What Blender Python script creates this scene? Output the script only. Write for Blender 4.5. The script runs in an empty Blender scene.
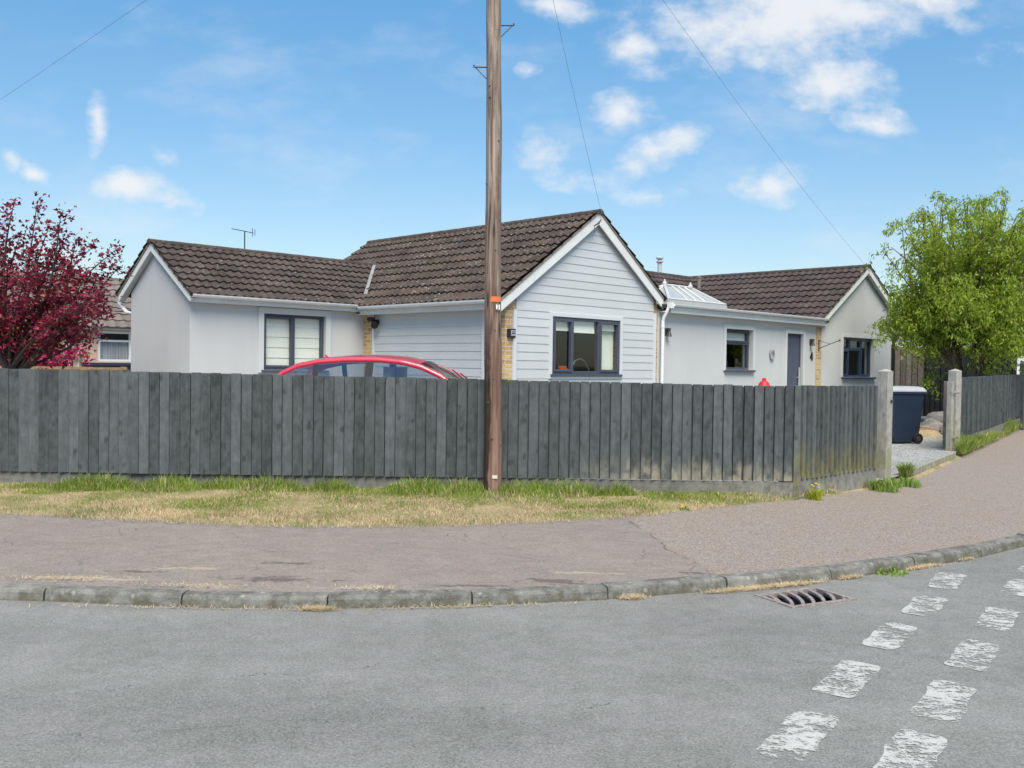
import bpy, math, random
from mathutils import Vector, Matrix, Euler
from mathutils import noise as mnoise
R = math.radians
V = Vector
scene = bpy.context.scene
COL = scene.collection

# ------------------------------------------------------------------ helpers
class MB:
    """collects faces; build() links them as ONE mesh object"""
    def __init__(s):
        s.v = []; s.f = []; s.m = []; s.uv = {}
    def add(s, vs, fs, mi=0):
        o = len(s.v); s.v += [tuple(p) for p in vs]
        for f in fs:
            s.f.append(tuple(i + o for i in f)); s.m.append(mi)
        return s
    def quad(s, a, b, c, d, mi=0): return s.add([a, b, c, d], [(0, 1, 2, 3)], mi)
    def box(s, x0, x1, y0, y1, z0, z1, mi=0):
        v = [(x0,y0,z0),(x1,y0,z0),(x1,y1,z0),(x0,y1,z0),(x0,y0,z1),(x1,y0,z1),(x1,y1,z1),(x0,y1,z1)]
        return s.add(v, [(0,3,2,1),(4,5,6,7),(0,1,5,4),(1,2,6,5),(2,3,7,6),(3,0,4,7)], mi)
    def pbox(s, o, U, Vv, W, u0, u1, v0, v1, w0, w1, mi=0):
        """box in a frame o,U,V,W"""
        o, U, Vv, W = V(o), V(U), V(Vv), V(W)
        P = lambda a, b, c: o + U*a + Vv*b + W*c
        v = [P(u0,v0,w0),P(u1,v0,w0),P(u1,v1,w0),P(u0,v1,w0),P(u0,v0,w1),P(u1,v0,w1),P(u1,v1,w1),P(u0,v1,w1)]
        return s.add(v, [(0,3,2,1),(4,5,6,7),(0,1,5,4),(1,2,6,5),(2,3,7,6),(3,0,4,7)], mi)
    def prism(s, poly, ext, mi=0):
        """poly: 3D points of a planar face, extruded by vector ext"""
        n = len(poly); ext = V(ext)
        v = [V(p) for p in poly] + [V(p) + ext for p in poly]
        fs = [tuple(range(n)), tuple(range(2*n-1, n-1, -1))]
        fs += [(i, i+n, (i+1) % n + n, (i+1) % n) for i in range(n)]
        return s.add(v, fs, mi)
    def tube(s, pts, rad, n=8, cap=True, mi=0):
        pts = [V(p) for p in pts]
        if not hasattr(rad, '__len__'): rad = [rad]*len(pts)
        vs = []; fs = []
        up = None
        for i, p in enumerate(pts):
            d = (pts[min(i+1, len(pts)-1)] - pts[max(i-1, 0)])
            if d.length < 1e-9: d = V((0,0,1))
            d.normalize()
            if up is None:
                up = d.orthogonal().normalized()
            else:
                up = (up - d*up.dot(d))
                up = up.normalized() if up.length > 1e-6 else d.orthogonal().normalized()
            w = d.cross(up)
            for k in range(n):
                a = 2*math.pi*k/n
                vs.append(p + (up*math.cos(a) + w*math.sin(a))*rad[i])
        for i in range(len(pts)-1):
            for k in range(n):
                fs.append((i*n+k, i*n+(k+1) % n, (i+1)*n+(k+1) % n, (i+1)*n+k))
        if cap:
            fs.append(tuple(range(n-1, -1, -1))); fs.append(tuple(range((len(pts)-1)*n, len(pts)*n)))
        return s.add(vs, fs, mi)
    def lathe(s, prof, c=(0,0,0), n=20, axis='z', mi=0):
        """prof: list (r, h)"""
        vs = []; fs = []
        c = V(c)
        for r, h in prof:
            for k in range(n):
                a = 2*math.pi*k/n
                x, y = r*math.cos(a), r*math.sin(a)
                p = {'z': V((x,y,h)), 'y': V((x,h,y)), 'x': V((h,x,y))}[axis]
                vs.append(c+p)
        m = len(prof)
        for i in range(m-1):
            for k in range(n):
                fs.append((i*n+k, i*n+(k+1) % n, (i+1)*n+(k+1) % n, (i+1)*n+k))
        fs.append(tuple(range(n-1,-1,-1))); fs.append(tuple(range((m-1)*n, m*n)))
        return s.add(vs, fs, mi)
    def build(s, name, mats, parent=None, smooth=False, uv=None, bevel=0, fixn=True):
        me = bpy.data.meshes.new(name)
        me.from_pydata(s.v, [], s.f)
        if not isinstance(mats, (list, tuple)): mats = [mats]
        for m in mats: me.materials.append(m)
        if len(mats) > 1:
            me.polygons.foreach_set('material_index', s.m)
        if fixn:
            import bmesh
            bm = bmesh.new(); bm.from_mesh(me)
            bmesh.ops.recalc_face_normals(bm, faces=bm.faces)
            bm.to_mesh(me); bm.free()
        if smooth: me.polygons.foreach_set('use_smooth', [True]*len(me.polygons))
        if uv == 'box':
            ul = me.uv_layers.new(name='UVMap')
            for p in me.polygons:
                n = p.normal
                for li in p.loop_indices:
                    co = me.vertices[me.loops[li].vertex_index].co
                    if abs(n.z) > .8: t = (co.x, co.y)
                    elif abs(n.x) > abs(n.y): t = (co.y, co.z)
                    else: t = (co.x, co.z)
                    ul.data[li].uv = t
        elif uv:
            ul = me.uv_layers.new(name='UVMap')
            for p in me.polygons:
                for li in p.loop_indices:
                    ul.data[li].uv = uv[me.loops[li].vertex_index]
        me.update()
        o = bpy.data.objects.new(name, me)
        COL.objects.link(o)
        if parent: o.parent = parent
        if bevel:
            b = o.modifiers.new('Bevel', 'BEVEL'); b.width = bevel; b.segments = 2; b.limit_method = 'ANGLE'; b.angle_limit = R(40)
        return o

def PIECES(b, name, mat, parent, bevel=0):
    """every separate box or prism collected in b becomes a part of its own"""
    n = len(b.v); g = list(range(n))
    def root(i):
        while g[i] != i: i = g[i]
        return i
    for f in b.f:
        for i in f[1:]: g[root(i)] = root(f[0])
    parts = {}
    for f in b.f: parts.setdefault(root(f[0]), []).append(f)
    out_ = []
    for fs in parts.values():
        ids = sorted({i for f in fs for i in f}); k = {i: j for j, i in enumerate(ids)}
        q = MB(); q.add([b.v[i] for i in ids], [tuple(k[i] for i in f) for f in fs])
        out_.append(q.build(name, mat, parent, bevel=bevel))
    return out_

def tag(o, label=None, cat=None, group=None, kind=None):
    if label: o['label'] = label
    if cat: o['category'] = cat
    if group: o['group'] = group
    if kind: o['kind'] = kind
    return o

def empty(name, loc, rz=0, label=None, cat=None, group=None):
    o = bpy.data.objects.new(name, None); COL.objects.link(o)
    o.location = loc; o.rotation_euler = (0, 0, rz); o.empty_display_size = .2
    return tag(o, label, cat, group)

# ------------------------------------------------------------------ node materials
class NT:
    def __init__(s, name):
        s.mat = bpy.data.materials.new(name); s.mat.use_nodes = True
        s.t = s.mat.node_tree; s.t.nodes.clear()
        s.out = s.n('ShaderNodeOutputMaterial')
        s.b = s.n('ShaderNodeBsdfPrincipled')
        s.l(s.b.outputs[0], s.out.inputs[0])
    def n(s, typ, **kw):
        x = s.t.nodes.new(typ)
        for k, v in kw.items(): setattr(x, k, v)
        return x
    def l(s, a, b): s.t.links.new(a, b)
    def set(s, sock, val):
        if hasattr(val, 'is_output') or isinstance(val, bpy.types.NodeSocket): s.l(val, sock)
        else: sock.default_value = val
    def math(s, op, a, b=0.0, c=0.0, clamp=False):
        x = s.n('ShaderNodeMath', operation=op); x.use_clamp = clamp
        s.set(x.inputs[0], a); s.set(x.inputs[1], b); s.set(x.inputs[2], c)
        return x.outputs[0]
    def coord(s, kind='Object'):
        return s.n('ShaderNodeTexCoord').outputs[kind]
    def mapv(s, vec, scale=(1,1,1), loc=(0,0,0), rot=(0,0,0)):
        m = s.n('ShaderNodeMapping'); s.l(vec, m.inputs[0])
        m.inputs['Scale'].default_value = scale; m.inputs['Location'].default_value = loc; m.inputs['Rotation'].default_value = rot
        return m.outputs[0]
    def noise(s, vec, scale, detail=4, rough=.6, dist=0):
        x = s.n('ShaderNodeTexNoise'); s.l(vec, x.inputs['Vector'])
        x.inputs['Scale'].default_value = scale; x.inputs['Detail'].default_value = detail
        x.inputs['Roughness'].default_value = rough; x.inputs['Distortion'].default_value = dist
        return x.outputs[0]
    def voro(s, vec, scale, feature='F1', out='Distance', rnd=1):
        x = s.n('ShaderNodeTexVoronoi', feature=feature); s.l(vec, x.inputs['Vector'])
        x.inputs['Scale'].default_value = scale; x.inputs['Randomness'].default_value = rnd
        return x.outputs[out]
    def ramp(s, f, a, b, clamp=True):
        x = s.n('ShaderNodeMapRange'); x.clamp = clamp; x.interpolation_type = 'SMOOTHSTEP' if clamp else 'LINEAR'
        s.set(x.inputs[0], f); x.inputs[1].default_value = a; x.inputs[2].default_value = b
        return x.outputs[0]
    def mr(s, f, a, b, c, d):
        x = s.n('ShaderNodeMapRange'); s.set(x.inputs[0], f)
        for i, v in enumerate((a, b, c, d)): x.inputs[i+1].default_value = v
        return x.outputs[0]
    def mix(s, f, a, b, typ='MIX'):
        x = s.n('ShaderNodeMix', data_type='RGBA', blend_type=typ)
        s.set(x.inputs[0], f)
        s.set(x.inputs[6], a if not isinstance(a, tuple) else (*a, 1) if len(a) == 3 else a)
        s.set(x.inputs[7], b if not isinstance(b, tuple) else (*b, 1) if len(b) == 3 else b)
        return x.outputs[2]
    def mul(s, col, fac):
        """col * scalar"""
        x = s.n('ShaderNodeVectorMath', operation='SCALE'); s.set(x.inputs[0], col if not isinstance(col, tuple) else col[:3]); s.set(x.inputs['Scale'], fac)
        return x.outputs[0]
    def sep(s, vec):
        x = s.n('ShaderNodeSeparateXYZ'); s.l(vec, x.inputs[0]); return x.outputs
    def color(s, c, rough=.8, spec=.3):
        s.set(s.b.inputs['Base Color'], c if not isinstance(c, tuple) else (*c[:3], 1))
        s.set(s.b.inputs['Roughness'], rough)
        s.b.inputs['Specular IOR Level'].default_value = spec
        return s
    def bump(s, h, strength=.5, dist=.01):
        x = s.n('ShaderNodeBump'); x.inputs['Strength'].default_value = strength; x.inputs['Distance'].default_value = dist
        s.l(h, x.inputs['Height']); s.l(x.outputs[0], s.b.inputs['Normal'])
        return s
    def island(s): return s.n('ShaderNodeNewGeometry').outputs['Random Per Island']

M = {}
def var(name, c, rough=.7, amt=.12, scale=3.0, fine=60., bump=0, spec=.3, fineamt=.05):
    t = NT(name); co = t.coord()
    a = t.noise(co, scale, 4); b = t.noise(co, fine, 2)
    f = t.math('ADD', t.mr(a, .3, .7, 1-amt, 1+amt), t.mr(b, .3, .7, -fineamt, fineamt))
    t.color(t.mul(tuple(c), f), rough, spec)
    if bump: t.bump(b, bump, .004)
    M[name] = t.mat
    return t.mat

var('white_paint', (.62,.62,.60), .45, .06, 2., 30)
var('white_plastic', (.68,.68,.67), .3, .04, 2., 30, spec=.5)
var('grey_frame', (.062,.068,.092), .4, .08, 3, 40, spec=.4)
var('blue_frame', (.026,.045,.085), .4, .08, 3, 40, spec=.4)
var('door_paint', (.075,.085,.12), .45, .08, 3, 40)
var('lantern_frame', (.46,.46,.45), .45, .05, 3, 40)
var('black_plastic', (.014,.014,.015), .45, .1, 5, 60)
var('cable_grey', (.16,.17,.19), .6, .1, 5, 60)
var('dark_metal', (.05,.045,.042), .5, .15, 10, 80, spec=.5)
var('steel', (.45,.45,.46), .35, .1, 8, 60, spec=.6)
var('blind', (.80,.80,.71), .9, .03, 3, 40)
var('curtain', (.62,.66,.58), .9, .1, 6, 40)
var('interior', (.22,.20,.18), .9, .1, 1, 10)
var('orange', (.70,.15,.05), .6, .1, 10, 80)
var('red_plastic', (.55,.02,.03), .4, .1, 8, 40, spec=.5)
var('navy_bin', (.014,.024,.044), .45, .12, 4, 80, spec=.4)
var('pale_lid', (.31,.31,.325), .5, .08, 4, 60)
var('rubber', (.012,.012,.012), .8, .1, 5, 60)
var('alloy', (.5,.5,.52), .3, .05, 5, 60, spec=.7)
var('navy_paint', (.022,.030,.060), .6, .1, 2, 40)
var('salmon_brick', (.50,.34,.27), .8, .12, 4, 30)
var('cream_post', (.62,.58,.47), .7, .1, 4, 40)
var('pale_render', (.60,.59,.56), .8, .1, 2, 40)
var('felt', (.03,.03,.032), .9, .1, 4, 60)
var('lead', (.24,.24,.24), .6, .15, 6, 50)
var('black_stain', (.010,.010,.012), .8, .3, 3, 50)
var('mortar', (.20,.17,.145), .9, .25, 8, 60, .3)
var('stone', (.17,.155,.145), .9, .3, 4, 40, .5)
var('straw_heap', (.42,.32,.13), .9, .3, 6, 60)
var('bark_brown', (.105,.075,.055), .9, .3, 6, 60, .5)
var('bark_maple', (.050,.036,.034), .9, .3, 8, 60, .5)

def glass(name, rough=.02, trans=.75, refl=.07):
    t = NT(name)
    g = t.n('ShaderNodeBsdfGlossy'); g.inputs['Roughness'].default_value = rough; g.inputs['Color'].default_value = (.9,.95,1,1)
    tr = t.n('ShaderNodeBsdfTransparent'); tr.inputs['Color'].default_value = (trans, trans*1.01, trans, 1)
    lw = t.n('ShaderNodeLayerWeight'); lw.inputs['Blend'].default_value = .5; fc = lw.outputs['Facing']
    co = t.coord(); nz = t.noise(co, 1.5, 1)
    bp = t.n('ShaderNodeBump'); bp.inputs['Strength'].default_value = .03; t.l(nz, bp.inputs['Height']); t.l(bp.outputs[0], g.inputs['Normal'])
    f = t.math('ADD', t.math('MULTIPLY', t.math('POWER', fc, 5.0), .85), refl, clamp=True)
    mx = t.n('ShaderNodeMixShader'); t.l(f, mx.inputs[0]); t.l(tr.outputs[0], mx.inputs[1]); t.l(g.outputs[0], mx.inputs[2])
    t.l(mx.outputs[0], t.out.inputs[0])
    M[name] = t.mat
    return t.mat
glass('glass', trans=.93)
glass('car_glass', trans=.72, refl=.15)

# roof lantern glazing: pale translucent panes
t = NT('lantern_glass'); t.color((.33,.345,.345), .35, .4); t.b.inputs['Coat Weight'].default_value = .5; M['lantern_glass'] = t.mat

# painted render (walls)
def render_mat(name, c):
    t = NT(name); co = t.coord()
    a = t.noise(co, .7, 5, .6); st = t.noise(t.mapv(co, (5, 5, .35)), 1.0, 4, .6); fine = t.noise(co, 160, 2)
    z = t.sep(co)[2]
    low = t.math('MULTIPLY', t.ramp(z, .9, .2), .12)
    f = t.math('ADD', t.mr(a, .3, .7, .95, 1.04), t.mr(st, .35, .7, -.018, .014))
    f = t.math('SUBTRACT', f, low)
    f = t.math('ADD', f, t.mr(fine, .3, .7, -.025, .025))
    t.color(t.mul(c, f), .85, .2); t.bump(fine, .25, .003); M[name] = t.mat
render_mat('render_grey', (.485,.478,.472))
render_mat('render_lightgrey', (.485,.484,.474))
render_mat('cladding_paint', (.53,.55,.555))
# give each weatherboard its own slight tone
t = NT('weatherboard'); co = t.coord()
gr = t.noise(t.mapv(co, (1.2,1.2,30)), 2, 3); big = t.noise(co, 1.1, 3)
f = t.math('ADD', t.mr(t.island(), 0, 1, .965, 1.03), t.math('ADD', t.mr(gr, .3, .7, -.03, .03), t.mr(big, .3, .7, -.03, .03)))
t.color(t.mul((.475,.487,.487), f), .6, .3); t.bump(gr, .15, .003); M['weatherboard'] = t.mat

# yellow stock brick, UV in metres
t = NT('brick'); uv = t.coord('UV')
br = t.n('ShaderNodeTexBrick'); t.l(uv, br.inputs['Vector'])
br.inputs['Scale'].default_value = 1; br.inputs['Brick Width'].default_value = .225; br.inputs['Row Height'].default_value = .075
br.inputs['Mortar Size'].default_value = .008; br.inputs['Mortar Smooth'].default_value = .2; br.inputs['Bias'].default_value = -.1
br.inputs['Color1'].default_value = (.54,.37,.17,1); br.inputs['Color2'].default_value = (.34,.20,.10,1); br.inputs['Mortar'].default_value = (.50,.45,.38,1)
nz = t.noise(uv, 28, 4)
t.color(t.mul(br.outputs[0], t.mr(nz, .3, .7, .75, 1.2)), .9, .2)
inv = t.math('SUBTRACT', 1, br.outputs[1]); t.bump(t.math('ADD', inv, t.math('MULTIPLY', nz, .3)), .6, .006); M['brick'] = t.mat

# concrete interlocking tiles; UV = (tile index, course index)
def tile_mat(name, c1, c2, lich):
    t = NT(name); uv = t.coord('UV'); co = t.coord()
    fl = t.n('ShaderNodeVectorMath', operation='FLOOR'); t.l(uv, fl.inputs[0])
    wn = t.n('ShaderNodeTexWhiteNoise', noise_dimensions='3D'); t.l(fl.outputs[0], wn.inputs[0])
    base = t.mix(wn.outputs[0], c1, c2)
    big = t.noise(co, 1.3, 4); fine = t.noise(co, 70, 3, .7)
    base = t.mul(base, t.math('ADD', t.mr(big, .3, .7, .8, 1.2), t.mr(fine, .3, .7, -.35, .35)))
    sp = t.noise(co, 26, 5, .7); patch = t.noise(co, 2.2, 3)
    m = t.math('MULTIPLY', t.ramp(sp, .54, .70), t.ramp(patch, .38, .60))
    m = t.math('MULTIPLY', m, lich)
    base = t.mix(m, base, (.36,.34,.29))
    rust = t.math('MULTIPLY', t.ramp(t.noise(co, 9, 4), .58, .75), .35)
    base = t.mix(rust, base, (.13,.07,.04))
    t.color(base, .85, .25); t.bump(fine, .4, .004); M[name] = t.mat
tile_mat('tile_left', (.070,.054,.047), (.042,.033,.030), .75)
tile_mat('tile_mid', (.068,.050,.041), (.042,.031,.027), 1.0)
tile_mat('tile_right', (.064,.048,.045), (.043,.033,.032), .5)
tile_mat('tile_far', (.165,.14,.125), (.115,.095,.085), .6)

# stained softwood, one tone per board
def wood(name, c, spread=.25, stain=None, knots=.6, grain=(14,14,.8), alg=None):
    t = NT(name); co = t.coord(); isl = t.island()
    off = t.n('ShaderNodeCombineXYZ'); t.l(t.math('MULTIPLY', isl, 31), off.inputs[0]); t.l(t.math('MULTIPLY', isl, 17), off.inputs[2])
    av = t.n('ShaderNodeVectorMath', operation='ADD'); t.l(co, av.inputs[0]); t.l(off.outputs[0], av.inputs[1])
    g = t.noise(t.mapv(av.outputs[0], grain), 3, 5, .65, .6)
    big = t.noise(av.outputs[0], 1.6, 3)
    blo = t.noise(t.mapv(av.outputs[0], (1.6,1.6,1)), 9, 5, .7)
    f = t.math('ADD', t.mr(isl, 0, 1, 1-spread, 1+spread), t.math('ADD', t.mr(g, .3, .7, -.16, .16), t.math('ADD', t.mr(big, .3, .7, -.12, .12), t.mr(blo, .3, .7, -.30, .28))))
    col = t.mul(c, f)
    v = t.voro(t.mapv(av.outputs[0], (7,7,4.6)), 1.0)
    k = t.math('MULTIPLY', t.ramp(t.math('ADD', v, t.mr(blo, .3, .7, -.12, .12)), .24, .06), knots)
    col = t.mix(k, col, tuple(x*.35 for x in c))
    if alg:
        z = t.sep(co)[2]; x = t.sep(co)[0]
        nz = t.noise(t.mapv(av.outputs[0], (3,3,1.2)), 2.5, 4)
        hgt = t.math('ADD', z, t.mr(nz, .3, .7, -alg['jit'], alg['jit']))
        mk = t.ramp(hgt, alg['z1'], alg['z0'])
        if 'x0' in alg: mk = t.math('MULTIPLY', mk, t.ramp(x, alg['x0'], alg['x1']))
        mk = t.math('MULTIPLY', mk, t.ramp(t.noise(av.outputs[0], 7, 4), .3, .62))
        col = t.mix(t.math('MULTIPLY', mk, alg['amt']), col, alg['c'])
    t.color(col, .85, .2); t.bump(g, .35, .004); M[name] = t.mat
wood('fence_stain', (.077,.085,.088), .28, knots=.6, alg=dict(z0=.30, z1=.62, jit=.12, x0=.3, x1=1.6, amt=.75, c=(.33,.30,.22)))
wood('fence_stain_side', (.098,.105,.106), .15, alg=dict(z0=.35, z1=.80, jit=.14, amt=.62, c=(.24,.22,.06)))
wood('fence_stain_far', (.085,.095,.100), .22)
wood('gravel_board', (.15,.145,.13), .15, knots=.2, grain=(.8,14,14), alg=dict(z0=.0, z1=.5, jit=.1, x0=1.2, x1=3.2, amt=.85, c=(.34,.32,.25)))
wood('post_grey', (.31,.295,.27), .05, knots=.4, alg=dict(z0=.3, z1=.95, jit=.12, amt=.6, c=(.2,.19,.06)))
wood('old_fence', (.14,.12,.105), .25)
wood('timber_orange', (.27,.17,.085), .2, grain=(.8,14,14))

# telegraph pole
t = NT('pole_wood'); co = t.coord()
g = t.noise(t.mapv(co, (13,13,.5)), 2.2, 6, .72, .8); big = t.noise(t.mapv(co, (4,4,.8)), 1.2, 4)
z = t.sep(co)[2]
c = t.mix(t.ramp(g, .3, .72), (.085,.056,.045), (.40,.315,.26))
low = t.ramp(t.math('ADD', z, t.mr(big, .3, .7, -.9, .9)), 3.6, .6)
c = t.mix(t.math('MULTIPLY', low, .55), c, (.16,.062,.036))
c = t.mul(c, t.mr(big, .3, .7, .72, 1.25))
crk = t.ramp(t.noise(t.mapv(co, (30,30,.35)), 1.5, 3, .5, .3), .63, .70)
c = t.mix(t.math('MULTIPLY', crk, .75), c, (.035,.02,.015))
kn = t.ramp(t.voro(t.mapv(co, (7,7,1.3)), 1.0), .16, .07)
c = t.mix(t.math('MULTIPLY', kn, .8), c, (.03,.02,.016))
stain_shade_x = t.math('ADD', t.sep(co)[0], t.mr(t.noise(t.mapv(co, (5,5,.9)), 1.6, 5, .7), .3, .7, -.045, .045))
stain_shade = t.math('MULTIPLY', t.ramp(stain_shade_x, -.035, -.062), t.ramp(t.math('ADD', z, t.mr(big, .3, .7, -.6, .6)), 2.6, .9))  # lower left side: creosote stain, with that side's shade painted into the colour
c = t.mix(t.math('MULTIPLY', stain_shade, .85), c, (.022,.015,.012))
t.color(c, .8, .25); t.bump(g, .9, .014); M['pole_wood'] = t.mat

# road asphalt
t = NT('asphalt'); co = t.coord()
ag = t.voro(co, 150, out='Color'); agd = t.sep(ag)[0]; fine = t.noise(co, 75, 4, .8); mid = t.noise(co, 8, 5, .65); big = t.noise(co, .55, 4)
f = t.math('ADD', t.mr(agd, 0, 1, .74, 1.26), t.math('ADD', t.mr(mid, .3, .7, -.09, .09), t.mr(big, .3, .7, -.09, .09)))
f = t.math('ADD', f, t.mr(fine, .3, .7, -.22, .22))
trk = t.noise(t.mapv(co, (.22, 1.5, 1), (0,0,0), (0,0,R(-4))), .9, 3, .5); blot = t.noise(co, 2.1, 5, .7)
f = t.math('ADD', f, t.math('ADD', t.mr(trk, .35, .65, -.10, .09), t.mr(blot, .3, .7, -.07, .07)))
c = t.mul(t.mix(t.ramp(blot, .35, .65), (.178,.177,.164), (.186,.181,.173)), f)
lum = t.ramp(t.voro(co, 14), .075, .04)
c = t.mix(t.math('MULTIPLY', lum, .35), c, (.42,.41,.38))
sx, sy, sz = t.sep(co)
wob = t.math('MULTIPLY', t.math('SUBTRACT', t.noise(co, 2.2, 5, .7), .5), .5)
def crackline(x0, y0, sl, xa, xb, w=.007):
    d = t.math('ABSOLUTE', t.math('SUBTRACT', t.math('SUBTRACT', sy, t.math('MULTIPLY', t.math('SUBTRACT', sx, x0), sl)), t.math('ADD', wob, y0)))
    m = t.ramp(d, w, w*.3)
    m = t.math('MULTIPLY', m, t.math('MULTIPLY', t.ramp(sx, xa, xa+.3), t.ramp(sx, xb, xb-.4)))
    return m
cr = t.math('MAXIMUM', crackline(-2.4, 4.25, .33, -3.2, -.2, .006), crackline(-1.5, 3.9, .22, -2.3, .8, .005))
cr = t.math('MAXIMUM', cr, crackline(1.3, 4.2, .95, 1.3, 2.6, .006))
brk = t.ramp(t.noise(co, 12, 3), .40, .62)
cr = t.math('MULTIPLY', cr, brk)
c = t.mix(t.math('MULTIPLY', cr, .75), c, (.045,.045,.045))
t.color(c, .9, .25); t.bump(t.math('ADD', agd, fine), .45, .006); M['asphalt'] = t.mat

# pavement asphalt: pinkish, an older smoother patch on the left of a seam, coarser on the right
t = NT('pavement_asphalt'); co = t.coord(); sx, sy, sz = t.sep(co)
ag = t.sep(t.voro(co, 105, out='Color'))[0]; fine = t.noise(co, 60, 4, .75); mid = t.noise(t.mapv(co, (1,1.6,1)), 5, 5, .65); big = t.noise(co, .7, 4)
wob = t.math('MULTIPLY', t.math('SUBTRACT', t.noise(co, 3, 4), .5), .35)
# seam from (1.1,8.75) to (1.45,6.7)
sd = t.math('ADD', t.math('SUBTRACT', sx, t.math('MULTIPLY', t.math('SUBTRACT', 8.75, sy), .17)), t.math('SUBTRACT', wob, 1.1))
rs = t.ramp(sd, -.03, .03)
cl = t.mix(t.ramp(big, .38, .62), (.222,.188,.162), (.205,.180,.162))
cr_ = t.mix(t.ramp(mid, .35, .65), (.250,.203,.168), (.222,.189,.168))
c = t.mix(rs, cl, cr_)
amp = t.mr(rs, 0, 1, .34, .72)
f = t.math('ADD', 1, t.math('MULTIPLY', t.math('SUBTRACT', ag, .5), amp))
f = t.math('ADD', f, t.math('ADD', t.mr(mid, .3, .7, -.10, .10), t.mr(fine, .3, .7, -.17, .17)))
c = t.mul(c, f)
seam = t.math('MULTIPLY', t.ramp(t.math('ABSOLUTE', sd), .016, .004), t.ramp(t.noise(co, 6, 3), .38, .55))
c = t.mix(t.math('MULTIPLY', seam, .6), c, (.06,.05,.045))
# frost-broken spots along the kerb
hn = t.noise(t.mapv(co, (1.0, 2.6, 1)), 7.5, 6, .78)
def spot(x, y, rx, ry):
    dx = t.math('DIVIDE', t.math('SUBTRACT', sx, x), rx); dy = t.math('DIVIDE', t.math('SUBTRACT', sy, y), ry)
    d = t.math('SQRT', t.math('ADD', t.math('MULTIPLY', dx, dx), t.math('MULTIPLY', dy, dy)))
    return t.ramp(t.math('ADD', d, t.math('MULTIPLY', t.math('SUBTRACT', hn, .5), 5.0)), .62, .45)
hole = spot(-1.55, 6.33, .42, .10)
for a in ((.30, 6.42, .26, .09), (1.33, 6.74, .17, .07), (-1.62, 6.78, .22, .05), (-.3, 6.26, .4, .04), (-2.6, 6.5, .3, .04)):
    hole = t.math('MAXIMUM', hole, spot(*a))
c = t.mix(t.math('MULTIPLY', hole, t.mr(fine, .3, .7, .35, .8)), c, (.055,.048,.044))
lt = spot(-2.9, 6.3, .55, .10)
for a in ((-1.95, 6.12, .35, .06), (-2.3, 6.6, .3, .05), (.55, 6.68, .35, .06), (-.9, 6.14, .4, .04)):
    lt = t.math('MAXIMUM', lt, spot(*a))
c = t.mix(t.math('MULTIPLY', lt, .42), c, (.46,.38,.28))
hc = t.ramp(t.voro(t.mapv(co, (.9, 2.6, 1)), 2.2, 'DISTANCE_TO_EDGE'), .016, .004)
hc = t.math('MULTIPLY', hc, t.math('MULTIPLY', t.ramp(t.noise(co, 1.7, 3), .44, .56), t.math('SUBTRACT', 1, rs)))
c = t.mix(t.math('MULTIPLY', hc, .5), c, (.08,.07,.065))
t.color(c, .92, .2)
t.bump(t.math('SUBTRACT', t.math('ADD', ag, fine), t.math('MULTIPLY', hole, 2)), .5, .008); M['pavement_asphalt'] = t.mat

# kerb concrete
t = NT('kerb_concrete'); co = t.coord(); isl = t.island()
fine = t.noise(co, 90, 4, .75); mid = t.noise(co, 9, 5, .7); lic = t.ramp(t.voro(co, 11), .22, .10)
z = t.sep(co)[2]
c = t.mix(t.ramp(mid, .35, .65), (.105,.10,.087), (.205,.20,.182))
c = t.mul(c, t.math('ADD', t.mr(isl, 0, 1, .85, 1.12), t.mr(fine, .3, .7, -.22, .22)))
c = t.mix(t.math('MULTIPLY', lic, .35), c, (.42,.42,.38))
c = t.mix(t.math('MULTIPLY', t.ramp(t.math('ADD', z, t.mr(mid, .3, .7, -.03, .03)), .045, .0), .5), c, (.11,.10,.05))
t.color(c, .92, .2); t.bump(t.math('ADD', fine, mid), .5, .006); M['kerb_concrete'] = t.mat

# road paint, worn through in streaks
t = NT('road_paint'); co = t.coord(); isl = t.island()
rot = t.mapv(co, (1,1,1), (0,0,0), (0,0,R(10)))
st = t.noise(t.mapv(rot, (8, 14, 1)), 1.7, 5, .75); fine = t.noise(co, 60, 4, .8); bg = t.noise(co, 5, 3)
h = t.math('ADD', t.math('MULTIPLY', st, .40), t.math('ADD', t.math('MULTIPLY', fine, .36), t.math('MULTIPLY', bg, .31)))
a = t.ramp(t.math('ADD', h, t.mr(isl, 0, 1, -.02, .015)),   .575, .505)
t.color(t.mul((.45,.445,.42), t.mr(fine, .3, .7, .78, 1.12)), .8, .3)
tr = t.n('ShaderNodeBsdfTransparent'); mx = t.n('ShaderNodeMixShader')
t.l(t.math('SUBTRACT', 1, t.math('MULTIPLY', a, .95)), mx.inputs[0]); t.l(t.b.outputs[0], mx.inputs[1]); t.l(tr.outputs[0], mx.inputs[2]); t.l(mx.outputs[0], t.out.inputs[0])
M['road_paint'] = t.mat

# verge soil with thatch
t = NT('verge_soil'); co = t.coord(); n1 = t.noise(co, 2.2, 5, .65); n2 = t.noise(co, 45, 4, .8)
c = t.mix(t.ramp(n1, .38, .62), (.37,.275,.17), (.22,.20,.09)); c = t.mul(c, t.mr(n2, .3, .7, .6, 1.35))
t.color(c, .95, .1); t.bump(n2, .8, .02); M['verge_soil'] = t.mat
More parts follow.
